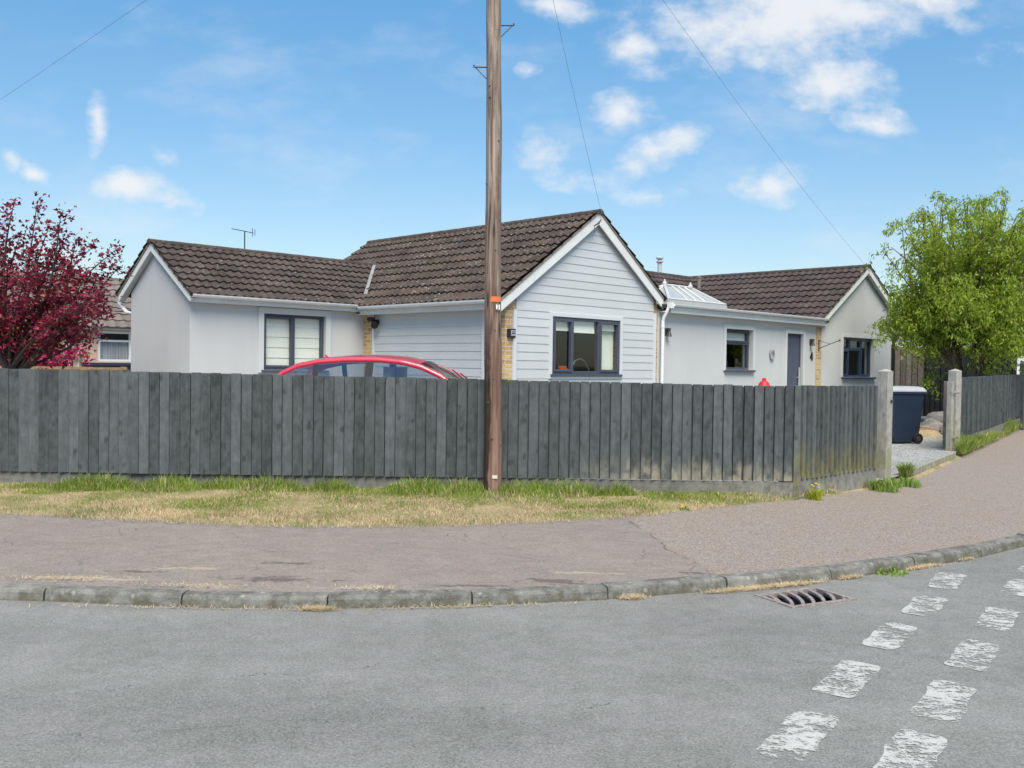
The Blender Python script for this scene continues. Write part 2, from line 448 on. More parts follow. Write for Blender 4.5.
# gravel
t = NT('gravel'); co = t.coord(); vc = t.sep(t.voro(co, 42, out='Color'))[0]; vd = t.voro(co, 42); bg = t.noise(co, .9, 3)
c = t.mix(vc, (.24,.235,.225), (.62,.61,.585)); c = t.mul(c, t.math('ADD', t.mr(vd, 0, .6, 1.1, .55), t.mr(bg, .3, .7, -.12, .12)))
t.color(c, .9, .2); t.bump(t.math('SUBTRACT', 1, vd), .8, .02); M['gravel'] = t.mat
var('far_grass', (.075,.10,.035), .95, .3, .2, 4)

def leaf(name, c1, c2, trans=.35, rough=.5, dark=None):
    t = NT(name); isl = t.island()
    c = t.mix(isl, c1, c2)
    big = t.noise(t.coord(), 2.5, 3)
    c = t.mul(c, t.mr(big, .3, .7, .75, 1.25))
    t.color(c, rough, .3)
    tl = t.n('ShaderNodeBsdfTranslucent'); t.l(c, tl.inputs[0])
    mx = t.n('ShaderNodeMixShader'); mx.inputs[0].default_value = trans
    t.l(t.b.outputs[0], mx.inputs[1]); t.l(tl.outputs[0], mx.inputs[2]); t.l(mx.outputs[0], t.out.inputs[0])
    M[name] = t.mat
leaf('maple_leaf', (.105,.008,.020), (.30,.030,.060), .4, .4)
leaf('maple_leaf_pale', (.24,.07,.07), (.36,.17,.13), .3)
leaf('willow_leaf', (.20,.31,.022), (.42,.49,.07), .55)
leaf('grass_green', (.15,.23,.03), (.31,.36,.08), .4)
leaf('grass_straw', (.42,.325,.19), (.62,.495,.32), .3, .8)
leaf('azalea_leaf', (.32,.015,.08), (.52,.05,.16), .3)
leaf('lime_leaf', (.30,.34,.02), (.50,.50,.06), .4)
leaf('weed_leaf', (.18,.28,.045), (.34,.43,.11), .45)
leaf('weed_flower', (.65,.45,.02), (.8,.62,.05), .2)
# car paint
t = NT('car_paint'); t.color((.56,.022,.045), .35, .5); t.b.inputs['Coat Weight'].default_value = 1; t.b.inputs['Coat Roughness'].default_value = .06
nz = t.noise(t.coord(), 900, 1); t.set(t.b.inputs['Base Color'], t.mul((.56,.022,.045), t.mr(nz, .3, .7, .92, 1.08))); M['car_paint'] = t.mat
# lace
t = NT('net_curtain'); co = t.coord(); st = t.noise(t.mapv(co, (30,30,.5)), 1, 2)
t.color(t.mul((.55,.56,.57), t.mr(st, .3, .7, .35, 1.15)), .9, .1); M['net_curtain'] = t.mat

# ------------------------------------------------------------------ camera
F_PX = 940.0
cam = bpy.data.cameras.new('camera'); co_ = bpy.data.objects.new('camera', cam); COL.objects.link(co_)
cam.sensor_width = 36; cam.lens = 36*F_PX/1024; cam.clip_end = 5000; cam.clip_start = .05
EYE = 1.56
pitch, roll = R(-1.16), R(.8)
fw = V((0, math.cos(pitch), math.sin(pitch))); r0 = V((1,0,0)); u0 = r0.cross(fw)
rr = r0*math.cos(roll) + u0*math.sin(roll); uu = -r0*math.sin(roll) + u0*math.cos(roll)
m = Matrix.Identity(4)
for i in range(3): m[i][0] = rr[i]; m[i][1] = uu[i]; m[i][2] = -fw[i]
m[2][3] = EYE
co_.matrix_world = m
scene.camera = co_

# ------------------------------------------------------------------ ground rails: kerb, back of pavement, boundary
KR = [(-60,6.6),(-9,6.3),(-5.2,6.15),(-3.3,6.04),(-1.94,5.9),(-1.07,5.92),(-.25,6.04),(.61,6.24),(1.47,6.54),(2.55,7.01),(3.7,7.7),(4.59,8.36),(6.2,9.85),(8.3,12.4),(11,16.3),(15.2,22.3),(24,35),(60,86)]
PR = [(-60,9),(-9,8.7),(-5.2,8.5),(-3.6,8.25),(-2.23,8.02),(-.95,8.08),(.02,8.31),(.82,8.59),(1.88,9.28),(2.64,9.85),(3.10,10.09),(4.4,11.2),(5.03,11.86),(7.23,15.1),(9.9,19.1),(13.5,24.5),(22,37),(58,88)]
FR = [(-60,10.6),(-9,10.25),(-5.3,10.15),(-3.6,10.13),(-2.2,10.13),(-1,10.13),(0,10.13),(.9,10.14),(1.9,10.15),(2.7,10.16),(3.08,10.17),(4.36,11.3),(4.98,11.93),(7.18,15.17),(9.45,18.9),(13.2,24.4),(21.5,37),(57.5,88)]
NS = len(KR)
def rail(pts, t):
    t = max(0, min(NS-1-1e-6, t)); i = int(t); f = t-i
    p1, p2 = V(pts[i]), V(pts[i+1])
    p0 = V(pts[max(i-1,0)]); p3 = V(pts[min(i+2,NS-1)])
    if pts is KR or pts is PR:
        # Catmull-Rom with chord-scaled tangents
        l = (p2-p1).length
        def tan(a, b, c):
            v = (c-a); return v/ max(v.length, 1e-6) * l
        m1, m2 = tan(p0, p1, p2), tan(p1, p2, p3)
        f2, f3 = f*f, f*f*f
        return p1*(2*f3-3*f2+1) + m1*(f3-2*f2+f) + p2*(-2*f3+3*f2) + m2*(f3-f2)
    return p1.lerp(p2, f)
ZK, ZP = .08, .15
def zF(t): return .2 + .05*max(0, min(1, (t-10)/3))
def nz2(x, y, s): return mnoise.noise(V((x*s, y*s, 3.7)))

# road: one flat sheet with a rectangular hole under the grate
GC = V((2.02, 6.385)); GA = R(26); gu = V((math.cos(GA), math.sin(GA))); gv = V((-math.sin(GA), math.cos(GA)))
GHX, GHY = .26, .165
b = MB(); S = 150
inn = [GC + gu*x*GHX + gv*y*GHY for x, y in ((-1,-1),(1,-1),(1,1),(-1,1))]
out = [GC + gu*x*S + gv*y*S for x, y in ((-1,-1),(1,-1),(1,1),(-1,1))]
vs = [(p.x, p.y, 0) for p in inn+out]
b.add(vs, [(4,5,1,0),(5,6,2,1),(6,7,3,2),(7,4,0,3)])
road = b.build('road', M['asphalt'])
tag(road, 'grey worn asphalt road surface in front of the kerb', 'road', kind='structure')
b = MB(); b.quad((-2500,-2500,-.5),(2500,-2500,-.5),(2500,2500,-.5),(-2500,2500,-.5))
tag(b.build('ground', M['far_grass']), 'green ground reaching away to the horizon', 'ground', kind='structure')

# give-way dashes
rng = random.Random(5)
row1 = [(3.253,6.956),(2.76,6.204),(2.246,5.489),(1.716,4.711),(1.249,3.977),(.77,3.22),(.3,2.45)]
row2 = [(4.72,8.15),(4.20,7.47),(3.691,6.763),(3.081,5.902),(2.563,5.142),(2.068,4.414),(1.628,3.765),(1.13,2.98)]
for row in (row1, row2):
    for i, p in enumerate(row):
        a = V(row[max(i-1,0)]); c = V(row[min(i+1,len(row)-1)])
        d = (a-c).normalized(); n = V((-d.y, d.x)); p = V(p)
        L, W = .30, .098
        poly = []; rr_ = .05; base_ = []
        for (sx_, sy_) in ((-1,-1),(1,-1),(1,1),(-1,1)):
            for k in range(4):
                ang = {(-1,-1):180,(1,-1):270,(1,1):0,(-1,1):90}[(sx_,sy_)] + 30*k
                base_.append((sx_*(L-rr_) + rr_*math.cos(R(ang)), sy_*(W-rr_) + rr_*math.sin(R(ang))))
        nb0 = len(base_)
        for k in range(nb0):
            (xa_, ya_), (xb_, yb_) = base_[k], base_[(k+1) % nb0]
            st_ = max(1, int(math.hypot(xb_-xa_, yb_-ya_)/.03))
            for q_ in range(st_):
                xx = xa_+(xb_-xa_)*q_/st_; yy = ya_+(yb_-ya_)*q_/st_
                jj = mnoise.noise(V((p.x*3+xx*9, p.y*3+yy*9, 1.3)))*.016 + rng.uniform(-.005,.005)
                l_ = math.hypot(xx/L, yy/W) + 1e-6
                q = p + d*(xx*(1+jj/L)) + n*(yy*(1+jj/W))
                poly.append((q.x, q.y, .004))
        m_ = MB(); m_.add(poly, [tuple(range(len(poly)))])
        m_.build('give_way_dash', M['road_paint'], road)

# pavement
b = MB(); NT_ = (NS-1)*10; NC = 10
for i in range(NT_+1):
    t_ = i/10
    k = rail(KR, t_); p = rail(PR, t_)
    d = (p-k).normalized()
    k = k + d*.118
    pe = p + d*(.10 + .05*nz2(p.x, p.y, 2.5) + .04*nz2(p.x, p.y, 7))
    for j in range(NC+1):
        f = j/NC; q = k.lerp(pe, f)
        z = ZK - .004 + (ZP-ZK)*f + .006*nz2(q.x, q.y, 1.3) * (1 if 0 < j else 0)
        b.v.append((q.x, q.y, z))
for i in range(NT_):
    for j in range(NC):
        a = i*(NC+1)+j; b.f.append((a, a+NC+1, a+NC+2, a+1)); b.m.append(0)
tag(b.build('pavement', M['pavement_asphalt'], smooth=True), 'pinkish grey asphalt pavement behind the concrete kerb', 'pavement', kind='structure')

# verge soil
b = MB(); NC = 8
for i in range(NT_+1):
    t_ = i/10
    p = rail(PR, t_); q = rail(FR, t_); d = (q-p)
    d = d.normalized() if d.length > 1e-4 else V((0,1))
    q2 = q + d*.12
    for j in range(NC+1):
        f = j/NC; s_ = p.lerp(q2, f)
        z = ZP - .018 + (zF(t_)-ZP)*f + .03*min(1, f*4)*(1+nz2(s_.x, s_.y, 1.7)) * min(1, (q-p).length)
        b.v.append((s_.x, s_.y, z))
for i in range(NT_):
    for j in range(NC):
        a = i*(NC+1)+j; b.f.append((a, a+NC+1, a+NC+2, a+1)); b.m.append(0)
tag(b.build('verge', M['verge_soil'], smooth=True), 'strip of dry soil verge between pavement and fence', 'verge', kind='structure')

# garden / driveway gravel behind the boundary
b = MB(); NC = 14
for i in range(NT_+1):
    t_ = i/10; q = rail(FR, t_); g = V((-60+117.5*min(1, max(0, (t_-.3)/16.5)), 95))
    for j in range(NC+1):
        f = (j/NC)**2.4; s_ = q.lerp(g, f)
        z = zF(t_) - .004 + (.25-zF(t_))*min(1, f*30) + (.01*nz2(s_.x, s_.y, 1.1) if j else 0)
        b.v.append((s_.x, s_.y, z))
for i in range(NT_):
    for j in range(NC):
        a = i*(NC+1)+j; b.f.append((a, a+NC+1, a+NC+2, a+1)); b.m.append(0)
tag(b.build('driveway', M['gravel'], smooth=True), 'grey gravel driveway seen through the open gateway', 'driveway', kind='structure')

# kerb of separate concrete lengths
b = MB()
acc = []; 
fine_pts = [rail(KR, i/200) for i in range(200, (NS-1)*200+1)]
start = min(range(len(fine_pts)), key=lambda i: (fine_pts[i]-V((-2.99,5.98))).length)
def march(idx, step, sgn):
    out_ = [fine_pts[idx]]; i = idx
    while 0 <= i+sgn < len(fine_pts):
        i += sgn
        if (fine_pts[i]-out_[-1]).length >= step: out_.append(fine_pts[i])
        if len(out_) > 60: break
    return out_
seq = list(reversed(march(start, .92, -1)))[:-1] + march(start, .92, 1)
rk = random.Random(2)
for p, q in zip(seq[:-1], seq[1:]):
    d = (q-p).normalized(); n = V((-d.y, d.x))
    p2 = p + d*.006; q2 = q - d*.006
    dz = rk.uniform(-.006, .006); dn = rk.uniform(-.006, .006)
    prof = [(-.0,-.2),(0,.015),(.006,.058),(.014,.072),(.03,.081),(.122,.083),(.122,-.2)]
    ns = 6
    vs = []; 
    for k in range(ns+1):
        c_ = p2.lerp(q2, k/ns)
        for (o_, z_) in prof:
            jj = rk.uniform(-.003,.003) if z_ > 0 and o_ < .1 else 0
            s_ = c_ + n*(o_+dn+jj); vs.append((s_.x, s_.y, z_ + (dz+jj*.6 if z_ > 0 else 0)))
    L_ = len(prof); fs = []
    for k in range(ns):
        for a in range(L_-1): fs.append((k*L_+a, (k+1)*L_+a, (k+1)*L_+a+1, k*L_+a+1))
    fs.append(tuple(range(L_-1,-1,-1))); fs.append(tuple(range(ns*L_, (ns+1)*L_)))
    b.add(vs, fs)
tag(b.build('kerb', M['kerb_concrete']), 'grey weathered concrete kerb curving along the road edge', 'kerb', kind='structure')

# drain grate
dr = empty('drain_grate', (GC.x, GC.y, 0), GA, 'rusty iron drain grate with curved slots beside the kerb', 'drain grate')
b = MB()
for x0, x1, y0, y1 in ((-GHX-.025,GHX+.025,-GHY-.025,-GHY+.012),(-GHX-.025,GHX+.025,GHY-.012,GHY+.025),(-GHX-.025,-GHX+.012,-GHY+.012,GHY-.012),(GHX-.012,GHX+.025,-GHY+.012,GHY-.012)):
    b.box(x0,x1,y0,y1,-.03,.008)
t = NT('cast_iron'); co = t.coord(); nz_ = t.noise(co, 30, 4); t.color(t.mix(t.ramp(nz_, .4, .65), (.19,.155,.145), (.30,.265,.25)), .7, .3); t.bump(nz_, .3, .004); M['cast_iron'] = t.mat
b.build('frame', M['cast_iron'], dr)
b = MB()
for i in range(8):
    xc = -GHX - .10 + i*.092
    pts = []
    for k in range(13):
        y = -GHY + 2*GHY*k/12; q_ = y/GHY
        pts.append((xc + .085*q_ + .035*(1-q_*q_), y))
    w = .019; w = .015; cx_ = lambda x: max(-GHX, min(GHX, x))
    for k in range(12):
        (xa, ya), (xb, yb) = pts[k], pts[k+1]
        la, ra_, lb_, rb_ = cx_(xa-w), cx_(xa+w), cx_(xb-w), cx_(xb+w)
        if ra_-la < .004 and rb_-lb_ < .004: continue
        b.add([(la,ya,.003),(ra_,ya,.003),(rb_,yb,.003),(lb_,yb,.003),(la,ya,-.014),(ra_,ya,-.014),(rb_,yb,-.014),(lb_,yb,-.014)],
              [(0,1,2,3),(7,6,5,4),(0,4,5,1),(3,2,6,7),(0,3,7,4),(1,5,6,2)])
PIECES(b, 'bar', M['cast_iron'], dr)
b = MB(); e = .003
b.add([(-GHX-e,-GHY-e,-.005),(GHX+e,-GHY-e,-.005),(GHX+e,GHY+e,-.005),(-GHX-e,GHY+e,-.005),(-GHX,-GHY,-.45),(GHX,-GHY,-.45),(GHX,GHY,-.45),(-GHX,GHY,-.45)],
      [(0,1,5,4),(1,2,6,5),(2,3,7,6),(3,0,4,7),(4,5,6,7)])
b.build('gully_pot', M['black_stain'], dr, fixn=False)

# ------------------------------------------------------------------ grass
def blade(b, x, y, z, h, w, rng, mi, lean=.5):
    a = rng.uniform(0, 2*math.pi); l = rng.uniform(0, lean)*h
    dx, dy = math.cos(a), math.sin(a)
    t2 = rng.uniform(0, 2*math.pi); wx, wy = math.cos(t2)*w, math.sin(t2)*w
    b.add([(x-wx,y-wy,z),(x+wx,y+wy,z),(x+wx*.7+dx*l*.4,y+wy*.7+dy*l*.4,z+h*.6),(x-wx*.7+dx*l*.4,y-wy*.7+dy*l*.4,z+h*.6),(x+dx*l,y+dy*l,z+h)], [(0,1,2,3),(3,2,4)], mi)

rng = random.Random(11)
bg = MB()
CLUMPS = [(-4.4,9.9,.5),(-3.6,9.95,.35),(-2.55,9.95,.45),(-.95,9.95,.45),(-.55,9.95,.35),(.25,9.95,.5),(.65,9.98,.4),(1.15,9.95,.22),(-3.0,9.9,.3),(-1.9,9.95,.3)]
n_b = 0
while n_b < 62000:
    t_ = 1.2 + rng.random()*9.3
    p = rail(PR, t_); q = rail(FR, t_)
    # constant density per area
    if rng.random() > min(1, (q-p).length/2.15)*min(1, (rail(PR, t_+.05)-rail(PR, t_-.05)).length/.2 + .1): continue
    f = rng.random()**.85
    s_ = p.lerp(q, f*1.0 - .03)
    edge = (s_-p).length; back = (q-s_).length
    g = nz2(s_.x, s_.y, .9)*.5 + nz2(s_.x+9, s_.y, 2.6)*.45
    green = .50 + g*1.4 + (.30 if back < .6 else 0) - (.40 if edge < .55 else 0) + (.12 if s_.x > .2 else 0)
    cl = max([max(0, 1-((s_.x-cx)**2 + (1.8*(s_.y-cy))**2)/cr**2) for cx, cy, cr in CLUMPS])
    bare = nz2(s_.x+40, s_.y+3, 1.6)
    if bare > .18 and cl < .1 and edge < 1.3 and rng.random() < .72: continue
    isg = rng.random() < min(.93, max(.06, green + cl*.4))
    h = rng.uniform(.012, .036)
    if back < .5: h *= 1 + rng.random()*(1.5 if s_.x < .9 else .3)*max(0, min(1, .35+1.6*nz2(s_.x+70, s_.y*.3, 1.3)))
    if cl > 0: h += cl*rng.uniform(.0, .15); 
    zb = ZP - .01 + (zF(t_)-ZP)*f + .015
    blade(bg, s_.x, s_.y, zb, h, rng.uniform(.0018,.0042) + (.0015 if cl > .2 else 0), rng, 0 if isg else 1, .9)
    n_b += 1
# right verge under the far fence
for i in range(16000):
    t_ = 11.9 + rng.random()*3.4
    p = rail(PR, t_); q = rail(FR, t_)
    if 12.05 < t_ < 13.05: continue
    f = rng.random(); s_ = p.lerp(q, f*1.15-.12)
    cl = max(0, nz2(s_.x, s_.y, .8)+.45)
    blade(bg, s_.x, s_.y, .21, rng.uniform(.03,.12)+cl*rng.uniform(0,.28), rng.uniform(.004,.009), rng, 0 if rng.random() < .80+cl*.2 else 1, .8)
tag(bg.build('verge_grass', [M['grass_green'], M['grass_straw']], fixn=False), 'patchy green and straw coloured grass along the fence foot', 'grass', kind='stuff')

# dry straw debris along the gutter and kerb top
bd = MB(); rng = random.Random(21)
def debris(cx, cy, lx, ly, ang, n, z, mi=0, hl=.05):
    ca, sa = math.cos(ang), math.sin(ang)
    for i in range(n):
        u = rng.gauss(0, .45)*lx; v_ = rng.gauss(0, .45)*ly
        x, y = cx+ca*u-sa*v_, cy+sa*u+ca*v_
        a = rng.uniform(0, math.pi); L_ = rng.uniform(.3, 1)*hl; w = .0025
        dx, dy = math.cos(a)*L_, math.sin(a)*L_
        z0 = z+rng.uniform(.002,.018)
        bd.add([(x-dy/L_*w,y+dx/L_*w,z0),(x+dy/L_*w,y-dx/L_*w,z0),(x+dx,y+dy,z0+rng.uniform(0,.025))], [(0,1,2)], mi)
debris(-1.2, 5.87, .12, .035, 0, 420, 0)
debris(.83, 6.27, .10, .03, .2, 330, 0)
debris(1.55, 6.52, .25, .03, .4, 500, 0)
debris(1.95, 6.68, .35, .035, .42, 1100, 0)
debris(2.55, 6.98, .12, .03, .45, 260, 0)
debris(3.25, 7.38, .22, .03, .55, 420, 0)
debris(3.75, 7.72, .12, .03, .6, 200, 0)
debris(-.35, 5.98, .9, .02, 0.15, 160, 0)
debris(-3.0, 6.25, .4, .06, 0, 170, .085)
debris(-2.1, 6.1, .45, .03, 0, 110, .085)
debris(-.9, 6.1, .3, .02, 0, 70, .085)
debris(-2.0, 5.86, 1.0, .02, 0, 120, 0)
tag(bd.build('dry_grass_debris', M['grass_straw'], fixn=False), 'pale dry grass clippings lying along the kerb and gutter', 'dry grass', kind='stuff')

def weed(name, x, y, z, n, h, r, mats, label, cat='weed', group=None, flowers=0, seed=1):
    rg = random.Random(seed); b = MB()
    subs = [(rg.gauss(0,.34)*r, rg.gauss(0,.28)*r, rg.uniform(.45,1.15)) for _ in range(7)]
    for i in range(n):
        sx0, sy0, sh = rg.choice(subs)
        a = rg.uniform(0, 6.283)
        x0, y0 = sx0+rg.gauss(0,.14)*r, sy0+rg.gauss(0,.14)*r
        hh = h*sh*rg.uniform(.3, 1); ln = hh*rg.uniform(.15, .9)
        w = rg.uniform(.004, .010)
        t2 = rg.uniform(0, 6.283); wx, wy = math.cos(t2)*w, math.sin(t2)*w
        ax, ay = math.cos(a)*ln, math.sin(a)*ln
        b.add([(x0-wx*.5,y0-wy*.5,-.02),(x0+wx*.5,y0+wy*.5,-.02),(x0+ax*.5+wx,y0+ay*.5+wy,hh*.7),(x0+ax*.5-wx,y0+ay*.5-wy,hh*.7),(x0+ax,y0+ay,hh*rg.uniform(.75,1.0))], [(0,1,2,3),(3,2,4)], 0)
    o = b.build(name, mats[0], fixn=False); o.location = (x, y, z)
    tag(o, label, cat, group)
    if flowers:
        b = MB()
        for i in range(flowers):
            a = rg.uniform(0, 6.283); rad = r*rg.random()*.6
            b.lathe([(.001,.0),(.014,.006),(.012,.012),(.001,.014)], (math.cos(a)*rad, math.sin(a)*rad, h*rg.uniform(.75,1.05)), 7)
        PIECES(b, 'flower', mats[1], o)
    return o
weed('kerb_weed', 2.92, 7.16, 0, 120, .06, .15, [M['weed_leaf']], 'small bright green weed growing in the gutter by the kerb', seed=3)
weed('leafy_weed', 4.30, 11.02, .16, 260, .20, .28, [M['weed_leaf']], 'leafy green weed at the foot of the near gatepost', seed=4)
weed('grass_tuft', 4.74, 11.47, .16, 320, .11, .30, [M['weed_leaf']], 'low green tuft spilling onto the pavement right of the near gatepost', seed=5)
weed('yellow_weed', 3.32, 10.20, .14, 110, .17, .14, [M['lime_leaf'], M['weed_flower']], 'yellowish flowering weed against the gravel board past the fence corner', flowers=5, seed=6)
weed('dandelion', 1.72, 9.25, .15, 45, .04, .09, [M['weed_leaf'], M['weed_flower']], 'small dandelion with a yellow flower at the pavement edge', flowers=2, seed=7)

# ------------------------------------------------------------------ fences
def board_run(b, p0, p1, z0, z1, pitch, rng, jitter=.005, wid=1.18, lean=.004):
    """feather-edge boards from p0 to p1 (2D), face on the right-hand side of p0->p1"""
    p0, p1 = V(p0), V(p1); L = (p1-p0).length; d = (p1-p0)/L; n = V((d.y, -d.x))
    k = max(1, round(L/pitch)); pt = L/k
    for i in range(k):
        gp = rng.uniform(.009, .017) if rng.random() < .88 else rng.uniform(.003, .007)
        f0 = i*pt + rng.uniform(-.002,.002); f1 = (i+1)*pt - gp
        zz0 = (z0[0]+(z0[1]-z0[0])*i/k); zz1 = (z1[0]+(z1[1]-z1[0])*i/k) + rng.uniform(-jitter, jitter)
        ta, tb = .036+rng.uniform(-.005,.008), .017+rng.uniform(-.004,.004)
        ln = rng.uniform(-lean, lean); ln1 = ln + rng.uniform(-.002,.002)
        pts = []
        for z, l_, m_ in ((zz0, 0, 0), (zz1, ln, ln1)):
            for f, tk in ((f0+l_, ta), (f1+m_, tb)):
                q = p0 + d*f
                pts.append((q.x+n.x*tk, q.y+n.y*tk, z)); pts.append((q.x, q.y, z))
        b.add(pts, [(0,2,6,4),(1,5,7,3),(0,4,5,1),(2,3,7,6),(4,6,7,5),(0,1,3,2)])
        q0 = p0+d*(f1-.012); q1 = p0+d*(min(L, f1+gp+.014)); pts = []
        for z in (zz0, zz1-.012):
            for q in (q0, q1): pts.append((q.x-n.x*.002, q.y-n.y*.002, z)); pts.append((q.x-n.x*.012, q.y-n.y*.012, z))
        b.add(pts, [(0,2,6,4),(1,5,7,3),(0,4,5,1),(2,3,7,6),(4,6,7,5),(0,1,3,2)])

def gravel_run(b, p0, p1, z0, z1, seg, rng):
    p0, p1 = V(p0), V(p1); L = (p1-p0).length; d = (p1-p0)/L; n = V((d.y,-d.x)); k = max(1, round(L/seg))
    for i in range(k):
        a, c = p0+d*(L*i/k+.004), p0+d*(L*(i+1)/k-.004); h = rng.uniform(-.008,.008)
        b.add([(a.x+n.x*.02,a.y+n.y*.02,z0),(c.x+n.x*.02,c.y+n.y*.02,z0),(c.x-n.x*.02,c.y-n.y*.02,z0),(a.x-n.x*.02,a.y-n.y*.02,z0),
               (a.x+n.x*.02,a.y+n.y*.02,z1+h),(c.x+n.x*.02,c.y+n.y*.02,z1+h),(c.x-n.x*.02,c.y-n.y*.02,z1+h),(a.x-n.x*.02,a.y-n.y*.02,z1+h)],
              [(0,3,2,1),(4,5,6,7),(0,1,5,4),(1,2,6,5),(2,3,7,6),(3,0,4,7)])

def fence_back(par, p0, p1, z0, z1, spacing, mat):
    p0, p1 = V(p0), V(p1); L = (p1-p0).length; d = (p1-p0)/L; n = V((d.y,-d.x)); k = max(1, round(L/spacing))
    b = MB()
    for zz in (z0+.25, z1-.22):
        b.pbox((p0.x,p0.y,0), (d.x,d.y,0), (-n.x,-n.y,0), (0,0,1), 0, L, .022, .07, zz-.04, zz+.04)
    b.build('rail', mat, par)
    for i in range(k+1):
        q = p0+d*(L*i/k)
        b = MB(); b.pbox((q.x,q.y,0), (d.x,d.y,0), (-n.x,-n.y,0), (0,0,1), -.045, .045, .072, .165, z0-.3, z1-.05)
        b.build('fence_post', mat, par)

rng = random.Random(8)
FY = 10.13
fr = empty('board_fence', (0, 0, 0), 0, 'long dark grey feather edge board fence behind the telegraph pole', 'fence')
FZ = lambda x: 1.445 - .0085*(x+5.5)
b = MB(); board_run(b, (-24, 10.22), (-4.12, FY+.02), (.35,.335), (1.48, FZ(-4.12)+.012), .108, rng)
b.build('board_panel', M['fence_stain'], fr)
b = MB(); board_run(b, (-4.115, FY), (3.06, FY+.03), (.335,.345), (FZ(-4.12), FZ(3.06)), .110, rng)
b.build('board_panel', M['fence_stain'], fr)
b = MB(); gravel_run(b, (-24, 10.22), (3.06, FY+.02), .1, .335, 2.4, rng); b.build('gravel_board', M['gravel_board'], fr)
fence_back(fr, (-24,10.25), (3.0, FY+.06), .2, 1.36, 2.45, M['old_fence'])
fs = empty('board_fence', (0, 0, 0), 0, 'short angled board fence with green algae between corner and near gatepost', 'fence')
c0, c1 = (3.07, 10.15), (4.40, 11.33)
b = MB(); board_run(b, c0, c1, (.355,.375), (1.378,1.372), .098, rng); b.build('board_panel', M['fence_stain_side'], fs)
b = MB(); gravel_run(b, c0, c1, .1, .39, 2.4, rng); b.build('gravel_board', M['gravel_board'], fs)
b = MB(); b.pbox((3.075,10.135,0), (1,0,0), (0,1,0), (0,0,1), -.025, .04, -.012, .09, -.1, 1.38); b.build('corner_post', M['fence_stain_side'], fs, bevel=.004)
fence_back(fs, (3.12,10.26), (4.33,11.33), .2, 1.33, 1.6, M['old_fence'])
ff = empty('board_fence', (0,0,0), 0, 'dark grey board fence running away beyond the far gatepost', 'fence')
b = MB(); board_run(b, (7.46,15.78), (12.4,22.98), (.42,.47), (1.45,1.50), .112, rng, .01)
b.build('board_panel', M['fence_stain_far'], ff)
b = MB(); board_run(b, (12.55,23.2), (30,48.5), (.45,.55), (1.52,1.6), .112, rng, .01)
b.build('board_panel', M['fence_stain_far'], ff)
b = MB(); gravel_run(b, (7.46,15.78), (30,48.5), .1, .43, 2.4, rng); b.build('gravel_board', M['gravel_board'], ff)
fence_back(ff, (7.46,15.83), (12.4,23.05), .25, 1.44, 2.4, M['old_fence'])
b = MB(); b.prism([(12.40,22.98,.1),(12.54,23.12,.1),(12.54,23.12,1.76),(12.47,23.05,1.83),(12.40,22.98,1.76)], (.07,-.09,0))
b.build('end_post', M['fence_stain_far'], ff)

# gateposts
def gatepost(x, y, rz, w, z1, label):
    g = empty('gatepost', (x, y, .2), rz, label, 'gatepost', 'gateposts of the driveway')
    b = MB(); h = w/2; t_ = z1-.2
    b.box(-h,h,-h,h,-.3,t_-.035)
    b.add([(-h,-h,t_-.035),(h,-h,t_-.035),(h,h,t_-.035),(-h,h,t_-.035),(0,0,t_)], [(0,1,4),(1,2,4),(2,3,4),(3,0,4)])
    b.build('post_shaft', M['post_grey'], g, bevel=.006)
    return g
g1 = gatepost(4.615, 11.62, R(40), .135, 1.58, 'weathered pale grey gatepost at the end of the short angled fence')
b = MB(); b.lathe([(.012,0),(.014,.02),(.006,.03)], (.05,-.0675,1.02), 8, 'y'); b.lathe([(.018,-.09),(.018,-.068)], (.02,0,.98), 8, 'y'); b.build('latch_bolt', M['dark_metal'], g1)
g2 = gatepost(7.33, 15.56, R(35), .15, 1.60, 'weathered grey gatepost with hinge stile on the far side of the gateway')
b = MB(); b.box(-.15,-.078,-.04,.05,.0,1.18); b.build('hinge_stile', M['post_grey'], g2, bevel=.005)
for z in (.28, 1.02):
    b = MB(); b.box(-.15,.02,-.083,-.076,z-.014,z+.014); b.build('hinge', M['post_grey'], g2)

# edging strip of the drive
b = MB(); b.pbox((4.98,11.93,0), V((2.2,3.24,0)).normalized(), V((-3.24,2.2,0)).normalized(), (0,0,1), 0, 3.85, -.02, .03, .17, .256)
tag(b.build('edging_strip', M['post_grey'], bevel=.006), 'pale timber edging strip between gravel drive and pavement', 'edging')

# ------------------------------------------------------------------ telegraph pole and cables
PX, PY = -.19, 10.02-.04
pole = empty('telegraph_pole', (PX, PY-.02, .16), 0, 'tall weathered brown wooden telegraph pole in front of the fence', 'telegraph pole')
b = MB(); PH = 8.1
pts = []; rad = []
for i in range(33):
    z = -.3 + (PH+.3)*i/32
    pts.append((.004*math.sin(z*2.1) - .012*z/PH*0 + -.058*(z/5.5), .004*math.cos(z*1.7), z)); rad.append(.098 - .0042*z + .002*math.sin(z*5.3))
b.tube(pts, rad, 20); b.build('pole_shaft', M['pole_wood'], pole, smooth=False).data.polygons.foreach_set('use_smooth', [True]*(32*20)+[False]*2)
b = MB(); ring_ = []
for k in range(11):
    a = R(-104+8*k); ring_.append((math.cos(a), math.sin(a)))
vs_ = [(c_*rd-.022, s_*rd, z) for c_, s_ in ring_ for rd, z in ((.087,2.06),(.094,2.06),(.094,2.115),(.087,2.115))]
b.add(vs_, [(4*i+j, 4*i+4+j, 4*i+4+(j+1)%4, 4*i+(j+1)%4) for i in range(10) for j in range(4)]); b.build('marker_plate', M['orange'], pole)
